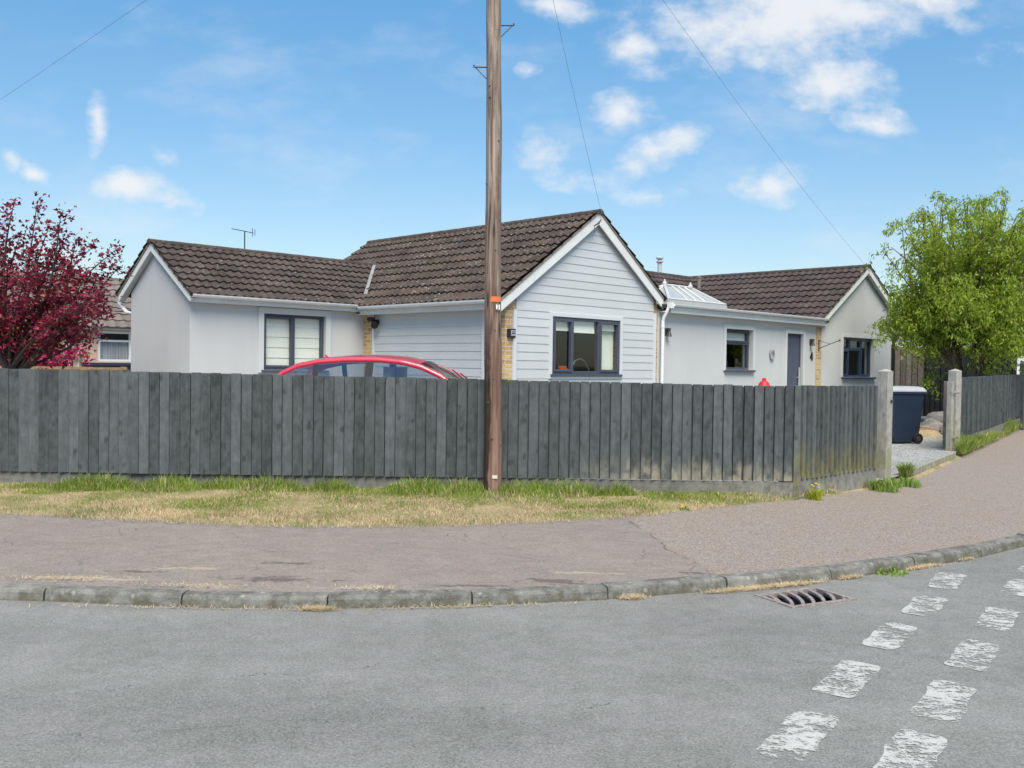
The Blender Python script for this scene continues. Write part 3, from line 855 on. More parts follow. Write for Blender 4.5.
b = MB(); b.box(.012,.028,-.105,-.075,1.98,2.03); b.box(.038,.052,-.095,-.06,1.975,2.03); b.build('cable_tag', M['white_plastic'], pole)
b = MB(); b.box(-.005,.05,-.1015,-.088,.20,.235); b.build('pole_tag', M['cream_post'], pole, bevel=.003)
def step(z, sx_):
    r = .098-.0042*z + (-.0105*z)*sx_
    b = MB(); b.tube([(sx_*(r-.02),0,z),(sx_*(r+.135),0,z)], .009, 8); b.tube([(sx_*(r+.13),0,z),(sx_*(r+.13),0,z+.02)], .009, 8)
    b.tube([(sx_*(r+.115),0,z-.004),(sx_*(r-.01),0,z-.13)], .005, 6)
    o = b.build('step_iron', M['dark_metal'], pole); return o
zz = 4.55
step(4.53, -1); step(4.97, 1); step(5.42, -1); step(5.86, 1); step(6.3,-1); step(6.75,1)
rng = random.Random(3)
for z in (1.0,1.25,1.74,1.76,2.6,2.85,3.3,3.75,4.2,4.32,.55,.62):
    a = R(rng.uniform(-150,-30)); r = .098-.0042*z
    b = MB(); b.lathe([(.001,-.006),(.011,-.004),(.011,.004),(.001,.006)], (math.cos(a)*r-.0105*z, math.sin(a)*r, z), 7, 'y')
    b.build('bolt_head', M['dark_metal'], pole)
b = MB(); b.box(-.03,.03,-.35,.35,7.55,7.65)
for x in (-.3,-.1,.1,.3): b.lathe([(.02,7.65),(.035,7.68),(.03,7.74),(.04,7.77),(.01,7.80)], (0,x,0), 10)
b.build('crossarm', M['dark_metal'], pole)
def cable(p, q, sag, label, r=.0024):
    p, q = V(p), V(q); b = MB(); pts = []
    for i in range(25):
        f = i/24; s_ = p.lerp(q, f); s_.z -= sag*4*f*(1-f); pts.append(s_)
    b.tube(pts, r, 6); tag(b.build('overhead_cable', M['cable_grey'], smooth=True), label, 'cable', 'overhead cables from the pole')
TH = R(44.5); HA = V((math.sin(TH), math.cos(TH), 0)); HB = V((-math.cos(TH), math.sin(TH), 0)); P0 = V((-.127, 15.8, 0))
def HW(a, b_, z): return P0 + HA*a + HB*b_ + V((0,0,z))
top = V((PX-.02, PY, .16+7.72))
cable(top+V((.03,.1,0)), HW(2.34, -.14, 4.34), .10, 'overhead cable from pole down to the weatherboarded gable peak')
cable(top+V((.03,.2,0)), HW(13.70, -.10, 4.36), .20, 'overhead cable from pole down towards the right hand gable')
cable(top+V((-.03,-.1,0)), HW(-9.2, 15.75, 2.62), .12, 'overhead cable from pole down past the left edge of the sky')

# ------------------------------------------------------------------ bungalow (local frame: x along the front, y into the plot)
HZ = P0.copy()
house = empty('bungalow', HZ, R(45.5), 'light grey rendered bungalow with brown tiled gables and weatherboarded front', 'bungalow')

def poly_wall(name, par, o, U, N, L, z0, z1, openings, mat, thick=.24, gable=None, mats=None, uv=None):
    """wall sheet with real thickness and openings. gable=(u_apex,z_apex,z_left,z_right)"""
    o, U, N = V(o), V(U), V(N)
    P = lambda u, z, d: o + U*u + V((0,0,z)) - N*d
    b = MB()
    us = sorted({0, L, *[v for op in openings for v in op[:2]]}); zs = sorted({z0, z1, *[v for op in openings for v in op[2:]]})
    for i in range(len(us)-1):
        for j in range(len(zs)-1):
            uc, zc = (us[i]+us[i+1])/2, (zs[j]+zs[j+1])/2
            if any(op[0] < uc < op[1] and op[2] < zc < op[3] for op in openings): continue
            for d in (0, thick): b.quad(P(us[i],zs[j],d), P(us[i+1],zs[j],d), P(us[i+1],zs[j+1],d), P(us[i],zs[j+1],d))
    for (u0_, u1_, a, c) in openings:
        for q in (((u0_,a),(u1_,a)),((u1_,a),(u1_,c)),((u1_,c),(u0_,c)),((u0_,c),(u0_,a))):
            (ua, za), (ub, zb) = q
            b.quad(P(ua,za,0), P(ub,zb,0), P(ub,zb,thick), P(ua,za,thick))
    if gable:
        ua, za, zl, zr = gable
        for d in (0, thick):
            pts = [P(0,z1,d), P(L,z1,d), P(L,zr,d), P(ua,za,d), P(0,zl,d)]
            b.add(pts, [(0,1,2,3,4)])
    for u in (0, L): b.quad(P(u,z0,0), P(u,z1,0), P(u,z1,thick), P(u,z0,thick))
    return b.build(name, mat, par, uv=uv)

XP, XM, YM, YP = (1,0,0), (-1,0,0), (0,-1,0), (0,1,0)
RW, RL = M['render_grey'], M['render_lightgrey']
SL = .706
# left wing
w_ = poly_wall('rendered_wall', house, (-3.62,3.95,0), XP, YM, 3.62, .1, 2.66, [(1.40,2.73,1.41,2.43)], RW)
tag(w_, 'pale grey rendered wall of the left wing')
poly_wall('rendered_wall', house, (-3.623,3.953,0), YP, XM, 2.33, .1, 2.60, [], RW, gable=(1.30, 3.52, 2.66, 2.80))
poly_wall('rendered_wall', house, (-3.62,6.28,0), XP, YP, 3.62, .1, 2.55, [], RW)
# garage side and weatherboarded gable (brick behind)
poly_wall('brick_wall', house, (0,.0,0), YP, XM, 3.95, .1, 2.55, [], M['brick'], uv='box')
poly_wall('brick_wall', house, (.002,-.002,0), XP, YM, 4.32, .1, 2.52, [(1.14,3.07,1.41,2.43)], M['brick'], gable=(2.30, 4.23, 2.62, 2.80), uv='box')
# flat-roofed entrance
poly_wall('rendered_wall', house, (4.32,.0,0), XP, YM, 7.04, .1, 2.72, [(2.55,3.69,1.52,2.43),(5.28,6.08,.33,2.42)], RL)
poly_wall('rendered_wall', house, (11.362,-.004,0), XP, YM, 4.30, .1, 2.70, [(1.23,3.14,1.36,2.42)], RL, gable=(2.42, 4.20, 2.74, 3.12))
poly_wall('rendered_wall', house, (15.66,0,0), YP, XP, 8.0, .1, 3.1, [], RL)
poly_wall('rendered_wall', house, (0,8.0,0), XP, YP, 15.66, .1, 2.7, [], RL)
poly_wall('rendered_wall', house, (0,6.52,0), YP, XM, 1.48, .1, 2.62, [], RL)
b = MB(); b.quad((-3.4,4.2,.3),(15.5,4.2,.3),(15.5,7.8,.3),(-3.4,7.8,.3)); b.quad((.2,.2,.3),(15.5,.2,.3),(15.5,4.2,.3),(.2,4.2,.3))
b.build('floor', M['interior'], house, fixn=False)
b = MB(); b.quad((-3.4,4.2,2.52),(15.5,4.2,2.52),(15.5,7.8,2.52),(-3.4,7.8,2.52)); b.quad((.2,.2,2.52),(15.5,.2,2.52),(15.5,4.2,2.52),(.2,4.2,2.52))
b.build('ceiling', M['interior'], house, fixn=False)
b = MB(); b.box(.2,15.5,3.6,3.7,.3,2.5); b.box(4.3,4.4,.2,3.6,.3,2.5); b.box(11.3,11.4,.2,3.6,.3,2.5); b.build('partition', M['interior'], house)
# brick strips left showing
b = MB(); b.box(11.08,11.335,-.022,-.002,.1,2.66); b.build('brick_pier', M['brick'], house, uv='box')

# -- weatherboards
def siding(name, par, o, U, N, spans, z0, z1, pitch, lim=None):
    """spans(z)->list of (u0,u1) solid intervals"""
    o, U, N = V(o), V(U), V(N); b = MB(); z = z0
    P = lambda u, zz, d: o + U*u + V((0,0,zz)) + N*d
    while z < z1 - .01:
        zt = min(z+pitch, z1); A_ = spans(z+.001); B_ = spans(zt-.001); zm = (z+zt)/2
        if len(A_) == len(B_):
            for (a0, a1), (c0, c1) in zip(A_, B_):
                if a1-a0 < .02: continue
                c0 = max(c0, a0); c1 = max(min(c1, a1), c0+.002)
                b.add([P(a0,z,.034), P(a1,z,.034), P(c1,zt,.018), P(c0,zt,.018), P(a0,z,.004), P(a1,z,.004), P(c1,zt,.004), P(c0,zt,.004)],
                      [(0,1,2,3),(0,4,5,1),(0,3,7,4),(1,5,6,2),(3,2,6,7)])
        z = zt
    return b.build(name, M['weatherboard'], par)
def gable_span(z):
    l, r = .24, 4.15
    zt = z
    l = max(l, 2.30 - (4.25-zt)/.695); r = min(r, 2.30 + (4.25-zt)/.715)
    if r <= l: return []
    if 1.33 < z < 2.43+.07: 
        return [(l, 1.14-.075), (3.07+.075, r)]
    return [(l, r)]
zs0 = .35
# split courses exactly at the window trims
def siding_courses(name, par, o, U, N, zlist, fn):
    o, U, N = V(o), V(U), V(N); b = MB(); P = lambda u, zz, d: o + U*u + V((0,0,zz)) + N*d
    for z, zt in zip(zlist[:-1], zlist[1:]):
        A_ = fn(z+.002); B_ = fn(zt-.002)
        if len(A_) != len(B_): B_ = A_
        for (a0, a1), (c0, c1) in zip(A_, B_):
            if a1-a0 < .02: continue
            b.add([P(a0,z,.024), P(a1,z,.024), P(c1,zt,.016), P(c0,zt,.016), P(a0,z,.003), P(a1,z,.003), P(c1,zt,.003), P(c0,zt,.003)],
                  [(0,1,2,3),(0,4,5,1),(0,3,7,4),(1,5,6,2),(3,2,6,7)])
    return b.build(name, M['weatherboard'], par)
zl = [.33]
while zl[-1] < 4.2: zl.append(zl[-1]+.146)
def snap(zl, vals):
    for v in vals:
        i = min(range(len(zl)), key=lambda k: abs(zl[k]-v)); zl[i] = v
    return zl
zl = snap(zl, [1.33, 2.50])
siding_courses('weatherboarding', house, (0,-.002,0), XP, YM, zl, gable_span)
zg = [.33]
while zg[-1] < 2.5: zg.append(zg[-1]+.146)
siding_courses('weatherboarding', house, (0,0,0), YP, XM, zg, lambda z: [(.52,3.56)])
b = MB()
b.box(.165,.24,-.046,-.003,.33,2.50); b.box(4.15,4.225,-.046,-.003,.33,2.62)
b.box(-.044,-.001,.45,.52,.33,2.5); b.box(-.044,-.001,3.56,3.62,.33,2.5)
b.box(1.065,1.14,-.05,-.003,1.33,2.50); b.box(3.07,3.145,-.05,-.003,1.33,2.50); b.box(1.14,3.07,-.05,-.003,2.43,2.50); b.box(1.14,3.07,-.05,-.003,1.33,1.385)
PIECES(b, 'trim_board', M['cladding_paint'], house, .003)

# -- windows
def window(o, U, N, u0, u1, z0, z1, lights, mat, inset=.06, sill=True, fw_=.055, blind=(), label=None, curt=()):
    """lights: list of (u_fraction0,u_fraction1,z_fraction0,z_fraction1,opening)"""
    o, U, N = V(o), V(U), V(N); W, H = u1-u0, z1-z0
    Z = V((0,0,1)); D = -N
    b = MB()
    def bar(a0, a1, c0, c1, d0, d1): b.pbox(o, U, Z, D, a0, a1, c0, c1, d0, d1)
    bar(u0, u1, z0, z0+fw_, inset, inset+.07); bar(u0, u1, z1-fw_, z1, inset, inset+.07)
    bar(u0, u0+fw_, z0+fw_, z1-fw_, inset, inset+.07); bar(u1-fw_, u1, z0+fw_, z1-fw_, inset, inset+.07)
    edges_u = sorted({l[0] for l in lights if l[0] > 0}); 
    for e in edges_u:
        bar(u0+e*W-.03, u0+e*W+.03, z0+fw_, z1-fw_, inset+.002, inset+.068)
    for l in lights:
        if l[2] > 0:
            zt = z0+l[2]*H; bar(u0+l[0]*W+.03, u0+l[1]*W-.03, zt-.03, zt+.03, inset+.004, inset+.066)
    f = b.build('window', mat, house, bevel=.004)
    if label: f['label'] = label
    for l in lights:
        a0, a1 = u0+l[0]*W + (fw_ if l[0] == 0 else .03), u0+l[1]*W - (fw_ if l[1] == 1 else .03)
        c0, c1 = z0+l[2]*H + (fw_ if l[2] == 0 else .03), z0+l[3]*H - (fw_ if l[3] == 1 else .03)
        g = .0
        if l[4]:
            s_ = MB(); t_ = .042; e0, e1, h0, h1 = a0-.012, a1+.012, c0-.012, c1+.012
            for q in ((e0,e1,h0,h0+t_),(e0,e1,h1-t_,h1),(e0,e0+t_,h0+t_,h1-t_),(e1-t_,e1,h0+t_,h1-t_)):
                s_.pbox(o, U, Z, D, *q, inset-.016, inset+.05)
            s_.build('sash', mat, f, bevel=.004); g = .03
        s_ = MB(); P = lambda u, z, d: o+U*u+Z*z+D*d
        dd = inset+.035
        s_.quad(P(a0+g,c0+g,dd), P(a1-g,c0+g,dd), P(a1-g,c1-g,dd), P(a0+g,c1-g,dd))
        s_.build('pane', M['glass'], f, fixn=False)
    for (a, c, d0, full) in blind:
        s_ = MB(); dd = inset+.085
        ua, ub = u0+a*W+.02, u0+c*W-.02; zb, zt = z0+d0*H, z1-.03
        k = max(1, int((zt-zb)/.16))
        P = lambda u, z, d: o+U*u+Z*z+D*d
        for i in range(k):
            y0, y1 = zb+(zt-zb)*i/k, zb+(zt-zb)*(i+1)/k
            s_.quad(P(ua,y0,dd-.012), P(ub,y0,dd-.012), P(ub,y1,dd), P(ua,y1,dd)); s_.quad(P(ua,y0,dd-.012), P(ub,y0,dd-.012), P(ub,y0,dd), P(ua,y0,dd))
        s_.build('blind', M['blind'], f, fixn=False)
    for (a, c) in curt:
        s_ = MB(); n = 14; dd = inset+.14
        pts = [(u0+W*(a+(c-a)*i/n), dd+.022*(1 if i % 2 else -1)) for i in range(n+1)]
        for (ua, da), (ub, db) in zip(pts[:-1], pts[1:]):
            s_.quad(o+U*ua+Z*(z0-.1)+D*da, o+U*ub+Z*(z0-.1)+D*db, o+U*ub+Z*z1+D*db, o+U*ua+Z*z1+D*da)
        s_.build('curtain', M['curtain'], f, fixn=False)
    if sill:
        s_ = MB(); s_.pbox(o, U, Z, D, u0-.05, u1+.05, z0-.045, z0-.002, -.07, inset+.02)
        s_.build('sill', mat, f, bevel=.005)
    return f
window((0,3.95,0), XP, YM, -2.22, -.89, 1.41, 2.43, [(0,.5,0,1,True),(.5,1,0,1,False)], M['grey_frame'], blind=[(0,.5,.03,1),(.5,.98,.03,1)], label='grey two light window with cream blinds')
window((0,-.002,0), XP, YM, 1.14, 3.07, 1.41, 2.43, [(0,.29,0,1,True),(.29,.68,0,1,False),(.68,1,0,1,True)], M['grey_frame'], inset=-.03, blind=[(0,.29,.76,0),(.29,.66,.74,0),(.68,.97,.80,0)], curt=[(.70,.97)], label='grey three light window in the weatherboarded gable')
window((0,0,0), XP, YM, 6.87, 8.01, 1.52, 2.43, [(0,1,0,.66,False),(0,1,.66,1,True)], M['grey_frame'], inset=.09, blind=[(.02,.98,.72,0)], label='grey window with top vent beside the front door')
window((0,-.004,0), XP, YM, 12.592, 14.502, 1.36, 2.42, [(0,.28,0,.7,True),(0,.28,.7,1,False),(.28,.66,0,.7,False),(.28,.66,.7,1,True),(.66,1,0,1,True)], M['blue_frame'], inset=.09, label='dark blue window in the shaded right gable')
# raised render bands round the two windows and the doorway
b = MB()
b.box(-2.33,-2.22,3.925,3.949,1.36,2.54); b.box(-.89,-.78,3.925,3.949,1.36,2.54); b.box(-2.22,-.89,3.925,3.949,2.43,2.54)
for (u0_, u1_, z0_, z1_) in ((6.87,8.01,1.50,2.43),(9.6,10.4,.33,2.42)):
    b.box(u0_-.10,u0_,-.022,-.001,z0_,z1_+.10); b.box(u1_,u1_+.10,-.022,-.001,z0_,z1_+.10); b.box(u0_,u1_,-.022,-.001,z1_,z1_+.10)
b.box(12.50,12.592,-.024,-.005,1.36,2.51); b.box(14.502,14.59,-.024,-.005,1.36,2.51); b.box(12.592,14.502,-.024,-.005,2.42,2.51)
render_mat('band_paint', (.53,.53,.525))
PIECES(b, 'window_surround', M['band_paint'], house)
# small interior things seen through the glass
b = MB(); b.box(1.5,2.9,.9,1.6,.98,1.03)
b.box(1.55,1.6,.95,1.0,.3,.98); b.box(2.8,2.85,.95,1.0,.3,.98)
b.tube([(2.3,.55,1.2),(2.32,.55,1.5),(2.45,.55,1.66),(2.6,.55,1.7),(2.75,.55,1.64),(2.85,.55,1.5),(2.87,.55,1.2)], .015, 6)
b.build('dining_table', M['pale_render'], house)
b = MB()
for i in range(7): b.lathe([(.001,-.04),(.035,-.02),(.04,0),(.03,.03),(.001,.04)], (1.95+.075*(i % 4), .45+.05*(i//4), 1.47+.05*(i//4)), 10)
b.box(1.8,2.35,.35,.6,1.40,1.43)
b.build('fruit', M['orange'], house)
# door
b = MB(); b.box(9.65,10.35,.07,.12,.36,2.375); 
b.build('door', M['door_paint'], house, bevel=.004)
dr_ = house.children[-1] if False else bpy.data.objects['door']
b = MB(); b.box(9.6,9.65,.05,.13,.33,2.42); b.box(10.35,10.4,.05,.13,.33,2.42); b.box(9.65,10.35,.05,.13,2.375,2.42); b.build('frame', M['grey_frame'], dr_)
b = MB(); b.lathe([(.012,.0),(.012,.05)], (10.27,.02,1.35), 8, 'y'); b.box(10.25,10.29,.0,.02,1.1,1.6); b.build('handle', M['steel'], dr_)

# -- roofs of interlocking tiles
def tile_slope(name, par, e0, udir, L, rise, gauge, roll, mat, rng, amp=.030, off=0.0):
    e0, U, Rv = V(e0), V(udir).normalized(), V(rise); S = Rv.length; Rn = Rv.normalized()
    N = U.cross(Rn); N = N if N.z > 0 else -N
    k = max(1, round(S/gauge)); g = S/k; nu = max(2, round(L/roll*6)); b = MB(); uv = []
    def h(x):
        c_ = .5+.5*math.cos(2*math.pi*(x/roll+off)); return amp*(c_**1.4) 
    for i in range(k):
        s0 = i*g - (.03 if i else .06); s1 = (i+1)*g + .05; st = .042
        jl = [rng.uniform(-.004,.004) for _ in range(int(L/roll/2)+3)]
        base = len(b.v)
        for j in range(nu+1):
            u = L*j/nu; hh = h(u); jz = jl[int(u/roll/2)]
            lo = e0+U*u+Rn*s0; hi = e0+U*u+Rn*min(s1, S)
            b.v += [tuple(lo+N*(hh*.1-.012)), tuple(lo+N*(hh+st+jz)), tuple(hi+N*(hh))]
            tu = u/(roll*2)
            uv += [(tu, i+.02), (tu, i+.03), (tu, i+.98)]
        for j in range(nu):
            a = base+j*3
            b.f += [(a, a+3, a+4, a+1), (a+1, a+4, a+5, a+2)]; b.m += [0,0]
    o = b.build(name, mat, par, uv=uv, fixn=False)
    return o
def ridge(name, par, p, q, r, mat, seg=.45, slope=SL):
    p, q = V(p), V(q); L = (q-p).length; d = (q-p)/L; w = V((-d.y, d.x, 0)); k = max(1, round(L/seg)); b = MB()
    for i in range(k):
        a0 = p+d*(L*i/k+.004); a1 = p+d*(L*(i+1)/k+.012); n = 8; rr0 = r*1.0; rr1 = r*.95
        vs = []
        for (c_, rr_) in ((a0, rr0), (a1, rr1)):
            for j in range(n+1):
                an = math.pi*j/n; vs.append(c_ + w*math.cos(an)*rr_*1.15 + V((0,0,1))*(math.sin(an)*rr_ - r*.55))
        fs = [(j, j+1, n+2+j, n+1+j) for j in range(n)] + [tuple(range(n+1)), tuple(range(2*n+1, n, -1))]
        b.add(vs, fs)
    return b.build(name, mat, par, fixn=True)
rng = random.Random(4)
# left wing
rl = tile_slope('tiled_roof', house, (-3.76,3.76,2.685), XP, 5.5, (0,1.49,.985), .225, .165, M['tile_left'], rng)
tile_slope('tiled_roof', house, (-3.76,6.60,2.79), XP, 5.5, (0,-1.35,.88), .225, .165, M['tile_left'], rng)
ridge('ridge_tiles', rl, (-3.77,5.25,3.69), (1.42,5.25,3.69), .075, M['tile_left'])
# main cross gable with weatherboards
rm = tile_slope('tiled_roof', house, (-.24,-.14,2.65), YP, 6.95, (2.54,0,1.74), .315, .165, M['tile_mid'], rng, .034)
tile_slope('tiled_roof', house, (4.36,-.14,2.915), YP, 6.95, (-2.06,0,1.475), .315, .165, M['tile_mid'], rng, .034)
ridge('ridge_tiles', rm, (2.30,-.15,4.41), (2.30,6.85,4.41), .09, M['tile_mid'])
# right-hand range
rt = tile_slope('tiled_roof', house, (11.14,-.165,2.80), YP, 8.3, (2.64,0,1.56), .335, .21, M['tile_right'], rng, .034)
tile_slope('tiled_roof', house, (15.82,-.165,3.20), YP, 8.3, (-2.04,0,1.16), .335, .21, M['tile_right'], rng, .034)
ridge('ridge_tiles', rt, (13.78,-.175,4.385), (13.78,8.1,4.385), .09, M['tile_right'])
# link range behind
rk_ = tile_slope('tiled_roof', house, (2.4,2.9,2.80), XP, 11.4, (0,2.6,1.53), .33, .21, M['tile_right'], rng, .034)
tile_slope('tiled_roof', house, (2.6,8.25,2.71), XP, 11.2, (0,-2.75,1.62), .33, .21, M['tile_right'], rng, .034)
ridge('ridge_tiles', rk_, (2.5,5.5,4.36), (13.85,5.5,4.36), .09, M['tile_right'])
# leaded valley between the two front slopes
b = MB(); w1, w2 = .02, .026
b.prism([(.06-w1,3.98+w2,2.85+.052),(.06+w1,3.98-w2,2.85+.052),(1.10+w1,5.08-w2,3.57+.06),(1.10-w1,5.08+w2,3.57+.06)], (0,0,.03))
b.build('valley_lead', M['lead'], rm)
# flat roof
b = MB(); b.box(4.3,11.5,-.14,3.3,2.74,2.82); b.build('flat_roof', M['felt'], house)

# -- barge boards, soffits, fascias, gutters
def barge(pts_l, apex, pts_r, y, hgt, th, axis='x', soff=0, mat='white_paint'):
    """rakes in a gable plane; axis='x': plane y=const; axis='y': plane x=const"""
    b = MB(); ap = apex
    for e in (pts_l, pts_r):
        if axis == 'x':
            poly = [(e[0],y,e[1]), (ap[0],y,ap[1]), (ap[0],y,ap[1]-hgt*1.22), (e[0],y,e[1]-hgt*1.1)]; ext = (0,th,0)
        else:
            poly = [(y,e[0],e[1]), (y,ap[0],ap[1]), (y,ap[0],ap[1]-hgt*1.22), (y,e[0],e[1]-hgt*1.1)]; ext = (th,0,0)
        b.prism(poly, ext)
        if soff:
            dz = -hgt*.75
            if axis == 'x':
                poly = [(e[0],y+th,e[1]+dz), (ap[0],y+th,ap[1]+dz*1.1), (ap[0],y+th,ap[1]+dz*1.1-.02), (e[0],y+th,e[1]+dz-.02)]; ext = (0,soff,0)
            else:
                poly = [(y+th,e[0],e[1]+dz), (y+th,ap[0],ap[1]+dz*1.1), (y+th,ap[0],ap[1]+dz*1.1-.02), (y+th,e[0],e[1]+dz-.02)]; ext = (soff,0,0)
            b.prism(poly, ext)
    return b.build('bargeboard', M[mat], house, bevel=.004)
barge((-.24,2.63), (2.30,4.395), (4.35,2.925), -.115, .185, .03, soff=.035)
barge((3.77,2.70), (5.25,3.665), (6.60,2.785), -3.73, .13, .03, axis='y', soff=.105)
barge((11.20,2.845), (13.78,4.37), (15.81,3.22), -.14, .155, .03, soff=.13)
# mortar bedding of the verges
b = MB()
for (e, ap, y) in (((-.24,2.645),(2.30,4.41),-.13), ((4.35,2.94),(2.30,4.41),-.13), ((11.18,2.855),(13.78,4.385),-.155), ((15.80,3.235),(13.78,4.385),-.155)):
    b.prism([(e[0],y,e[1]),(ap[0],y,ap[1]),(ap[0],y,ap[1]-.03),(e[0],y,e[1]-.03)], (0,.05,0))
for e in ((3.77,2.715),(6.60,2.80)): b.prism([(-3.745,e[0],e[1]),(-3.745,5.25,3.68),(-3.745,5.25,3.65),(-3.745,e[0],e[1]-.03)], (.05,0,0))
PIECES(b, 'verge_mortar', M['mortar'], house)
# fascias
b = MB()
b.box(-3.695,-.15,3.80,3.83,2.55,2.69); b.box(-3.60,-.03,3.83,3.948,2.555,2.575)      # left wing
b.box(-.205,-.175,.0,3.80,2.49,2.63); b.box(-.175,-.002,.0,3.95,2.495,2.515)          # garage side
b.box(4.52,11.20,-.185,-.155,2.655,2.775); b.box(4.36,11.34,-.155,-.002,2.66,2.68)    # flat roof
b.box(15.78,15.80,0,8,2.98,3.16)
PIECES(b, 'fascia', M['white_paint'], house, .003)
def gutter(p, q, outd, r=.055, z=0):
    p, q, outd = V(p), V(q), V(outd); b = MB(); n = 8; vs = []
    for c_ in (p, q):
        for rr_ in (r, r-.006):
            for j in range(n+1):
                an = math.pi + math.pi*j/n; vs.append(c_ + outd*(r+math.cos(an)*rr_) + V((0,0,math.sin(an)*rr_)))
    m_ = n+1; fs = []
    for j in range(n):
        fs.append((j, j+1, 2*m_+j+1, 2*m_+j)); fs.append((m_+j, 3*m_+j, 3*m_+j+1, m_+j+1))
    for o_ in (0, n): fs.append((o_, m_+o_, 3*m_+o_, 2*m_+o_))
    fs.append(tuple(range(n+1)) + tuple(range(2*m_-1, m_-1, -1))); fs.append(tuple(range(2*m_, 3*m_)) + tuple(range(4*m_-1, 3*m_-1, -1)))
    # brackets / unions
    L = (q-p).length; k = max(1, round(L/1.0)); d = (q-p)/L; 
    b.add(vs, fs)
    for i in range(1, k):
        c_ = p+d*(L*i/k); w = []
        for e in (-.025, .025):
            for j in range(n+1):
                an = math.pi + math.pi*j/n; w.append(c_+d*e + outd*(r+math.cos(an)*(r+.006)) + V((0,0,math.sin(an)*(r+.006)+.004)))
        b.add(w, [(j, j+1, m_+j+1, m_+j) for j in range(n)])
    return b.build('gutter', M['white_plastic'], house)
gutter((-3.70,3.80,2.68), (-.12,3.80,2.68), YM)
gutter((-.215,-.02,2.645), (-.215,3.72,2.645), XM, .06)
gutter((4.52,-.185,2.83), (11.20,-.185,2.83), YM)
b = MB()
b.tube([(4.44,-.20,2.80),(4.42,-.17,2.70),(4.40,-.10,2.56),(4.40,-.075,2.48),(4.40,-.075,.35)], .034, 10)
for z in (2.35,1.2): b.lathe([(.041,0),(.041,.04)], (4.40,-.075,z), 10)
b.box(4.40,4.50,-.27,-.17,2.74,2.86)
b.build('downpipe', M['white_plastic'], house)
b = MB(); b.tube([(-.20,.06,2.56),(-.20,.06,2.44)], .034, 8); b.tube([(-.20,.06,2.44),(-.07,.10,2.30),(-.07,.10,.35)], .033, 8); b.build('downpipe', M['white_plastic'], house)
b = MB(); b.tube([(-3.66,6.74,2.66),(-3.62,6.50,2.46),(-3.45,6.33,2.40),(-3.45,6.33,.4)], .036, 8); b.build('downpipe', M['white_plastic'], house)
b = MB(); b.tube([(15.72,-.05,2.6),(15.72,-.05,.2)], .05, 8); b.build('downpipe', M['black_stain'], house)

# -- roof lantern
ln = MB(); xa, xb, ya, yb = 5.35, 7.55, .45, 1.55; zb, zt = 2.90, 3.37; ra, rb, yc = 5.95, 6.95, 1.0
ln.box(xa-.03,xb+.03,ya-.03,yb+.03,2.80,2.985)
C4 = [V((xa,ya,2.99)),V((xb,ya,2.99)),V((xb,yb,2.99)),V((xa,yb,2.99))]; RA, RB = V((ra,yc,zt)), V((rb,yc,zt))
for p, q in ((C4[0],RA),(C4[3],RA),(C4[1],RB),(C4[2],RB),(RA,RB)): ln.tube([p, q], .032, 6)
for f in (.25,.5,.75):
    for yy in (ya, yb): ln.tube([V((xa+(xb-xa)*(.18+.64*f),yy,2.99)), RA.lerp(RB, f)], .026, 6)
for yy in (ya, yb): ln.tube([V((xa,yy,3.0)), V((xb,yy,3.0))], .035, 6)
for xx in (xa, xb): ln.tube([V((xx,ya,3.0)), V((xx,yb,3.0))], .035, 6); ln.tube([V((xx,yc,3.0)), RA if xx == xa else RB], .026, 6)
for p in (RA, RB): ln.lathe([(.05,-.02),(.06,.03),(.03,.07),(.02,.12),(.001,.13)], p, 8)
lant = ln.build('roof_lantern', M['lantern_frame'], house)
b = MB(); e = V((0,0,-.012))
for f in ((C4[0],C4[1],RB,RA),(C4[2],C4[3],RA,RB)): b.quad(*[p+e for p in f])
for f in ((C4[1],C4[2],RB),(C4[3],C4[0],RA)): b.add([p+e for p in f], [(0,1,2)])
b.build('pane', M['lantern_glass'], lant)

# -- flue, vents
b = MB(); b.lathe([(.065,3.9),(.065,4.78),(.10,4.80),(.11,4.83),(.07,4.86),(.07,4.90),(.12,4.92),(.12,4.96),(.01,5.0)], (12.85,6.1,0), 14); b.build('flue', M['steel'], house)
b = MB(); b.lathe([(.06,4.0),(.06,4.36),(.07,4.37),(.07,4.42),(.01,4.44)], (13.0,4.75,-.12), 10); b.build('vent_pipe', M['mortar'], house)

# -- fittings
def cone_light(o, N, U, mat, name='wall_light', up=True):
    o, N, U = V(o), V(N), V(U); b = MB()
    b.pbox(o, U, (0,0,1), N, -.045, .045, -.07, .07, .001, .02)
    c_ = o+N*.075
    b.lathe([(.028,-.0),(.06,-.10),(.05,-.10),(.02,-.02)], c_, 12)
    if up: b.lathe([(.028,0),(.04,.07),(.03,.07),(.015,.01)], c_, 12)
    b.tube([o+N*.01, c_], .014, 6)
    return b.build(name, mat, house)
cone_light((4.62,.0,2.28), YM, XP, M['dark_metal'])
cone_light((10.78,.0,2.24), YM, XP, M['dark_metal'])
b = MB(); b.box(-.06,-.001,3.42,3.50,2.30,2.40); b.tube([(-.05,3.46,2.36),(-.12,3.44,2.33)], .02, 8)
b.tube([(-.10,3.50,2.36),(-.18,3.36,2.28)], [.035,.075], 12); b.tube([(-.10,3.47,2.42),(-.15,3.60,2.40)], [.03,.05], 10)
b.build('floodlight', M['black_plastic'], house)
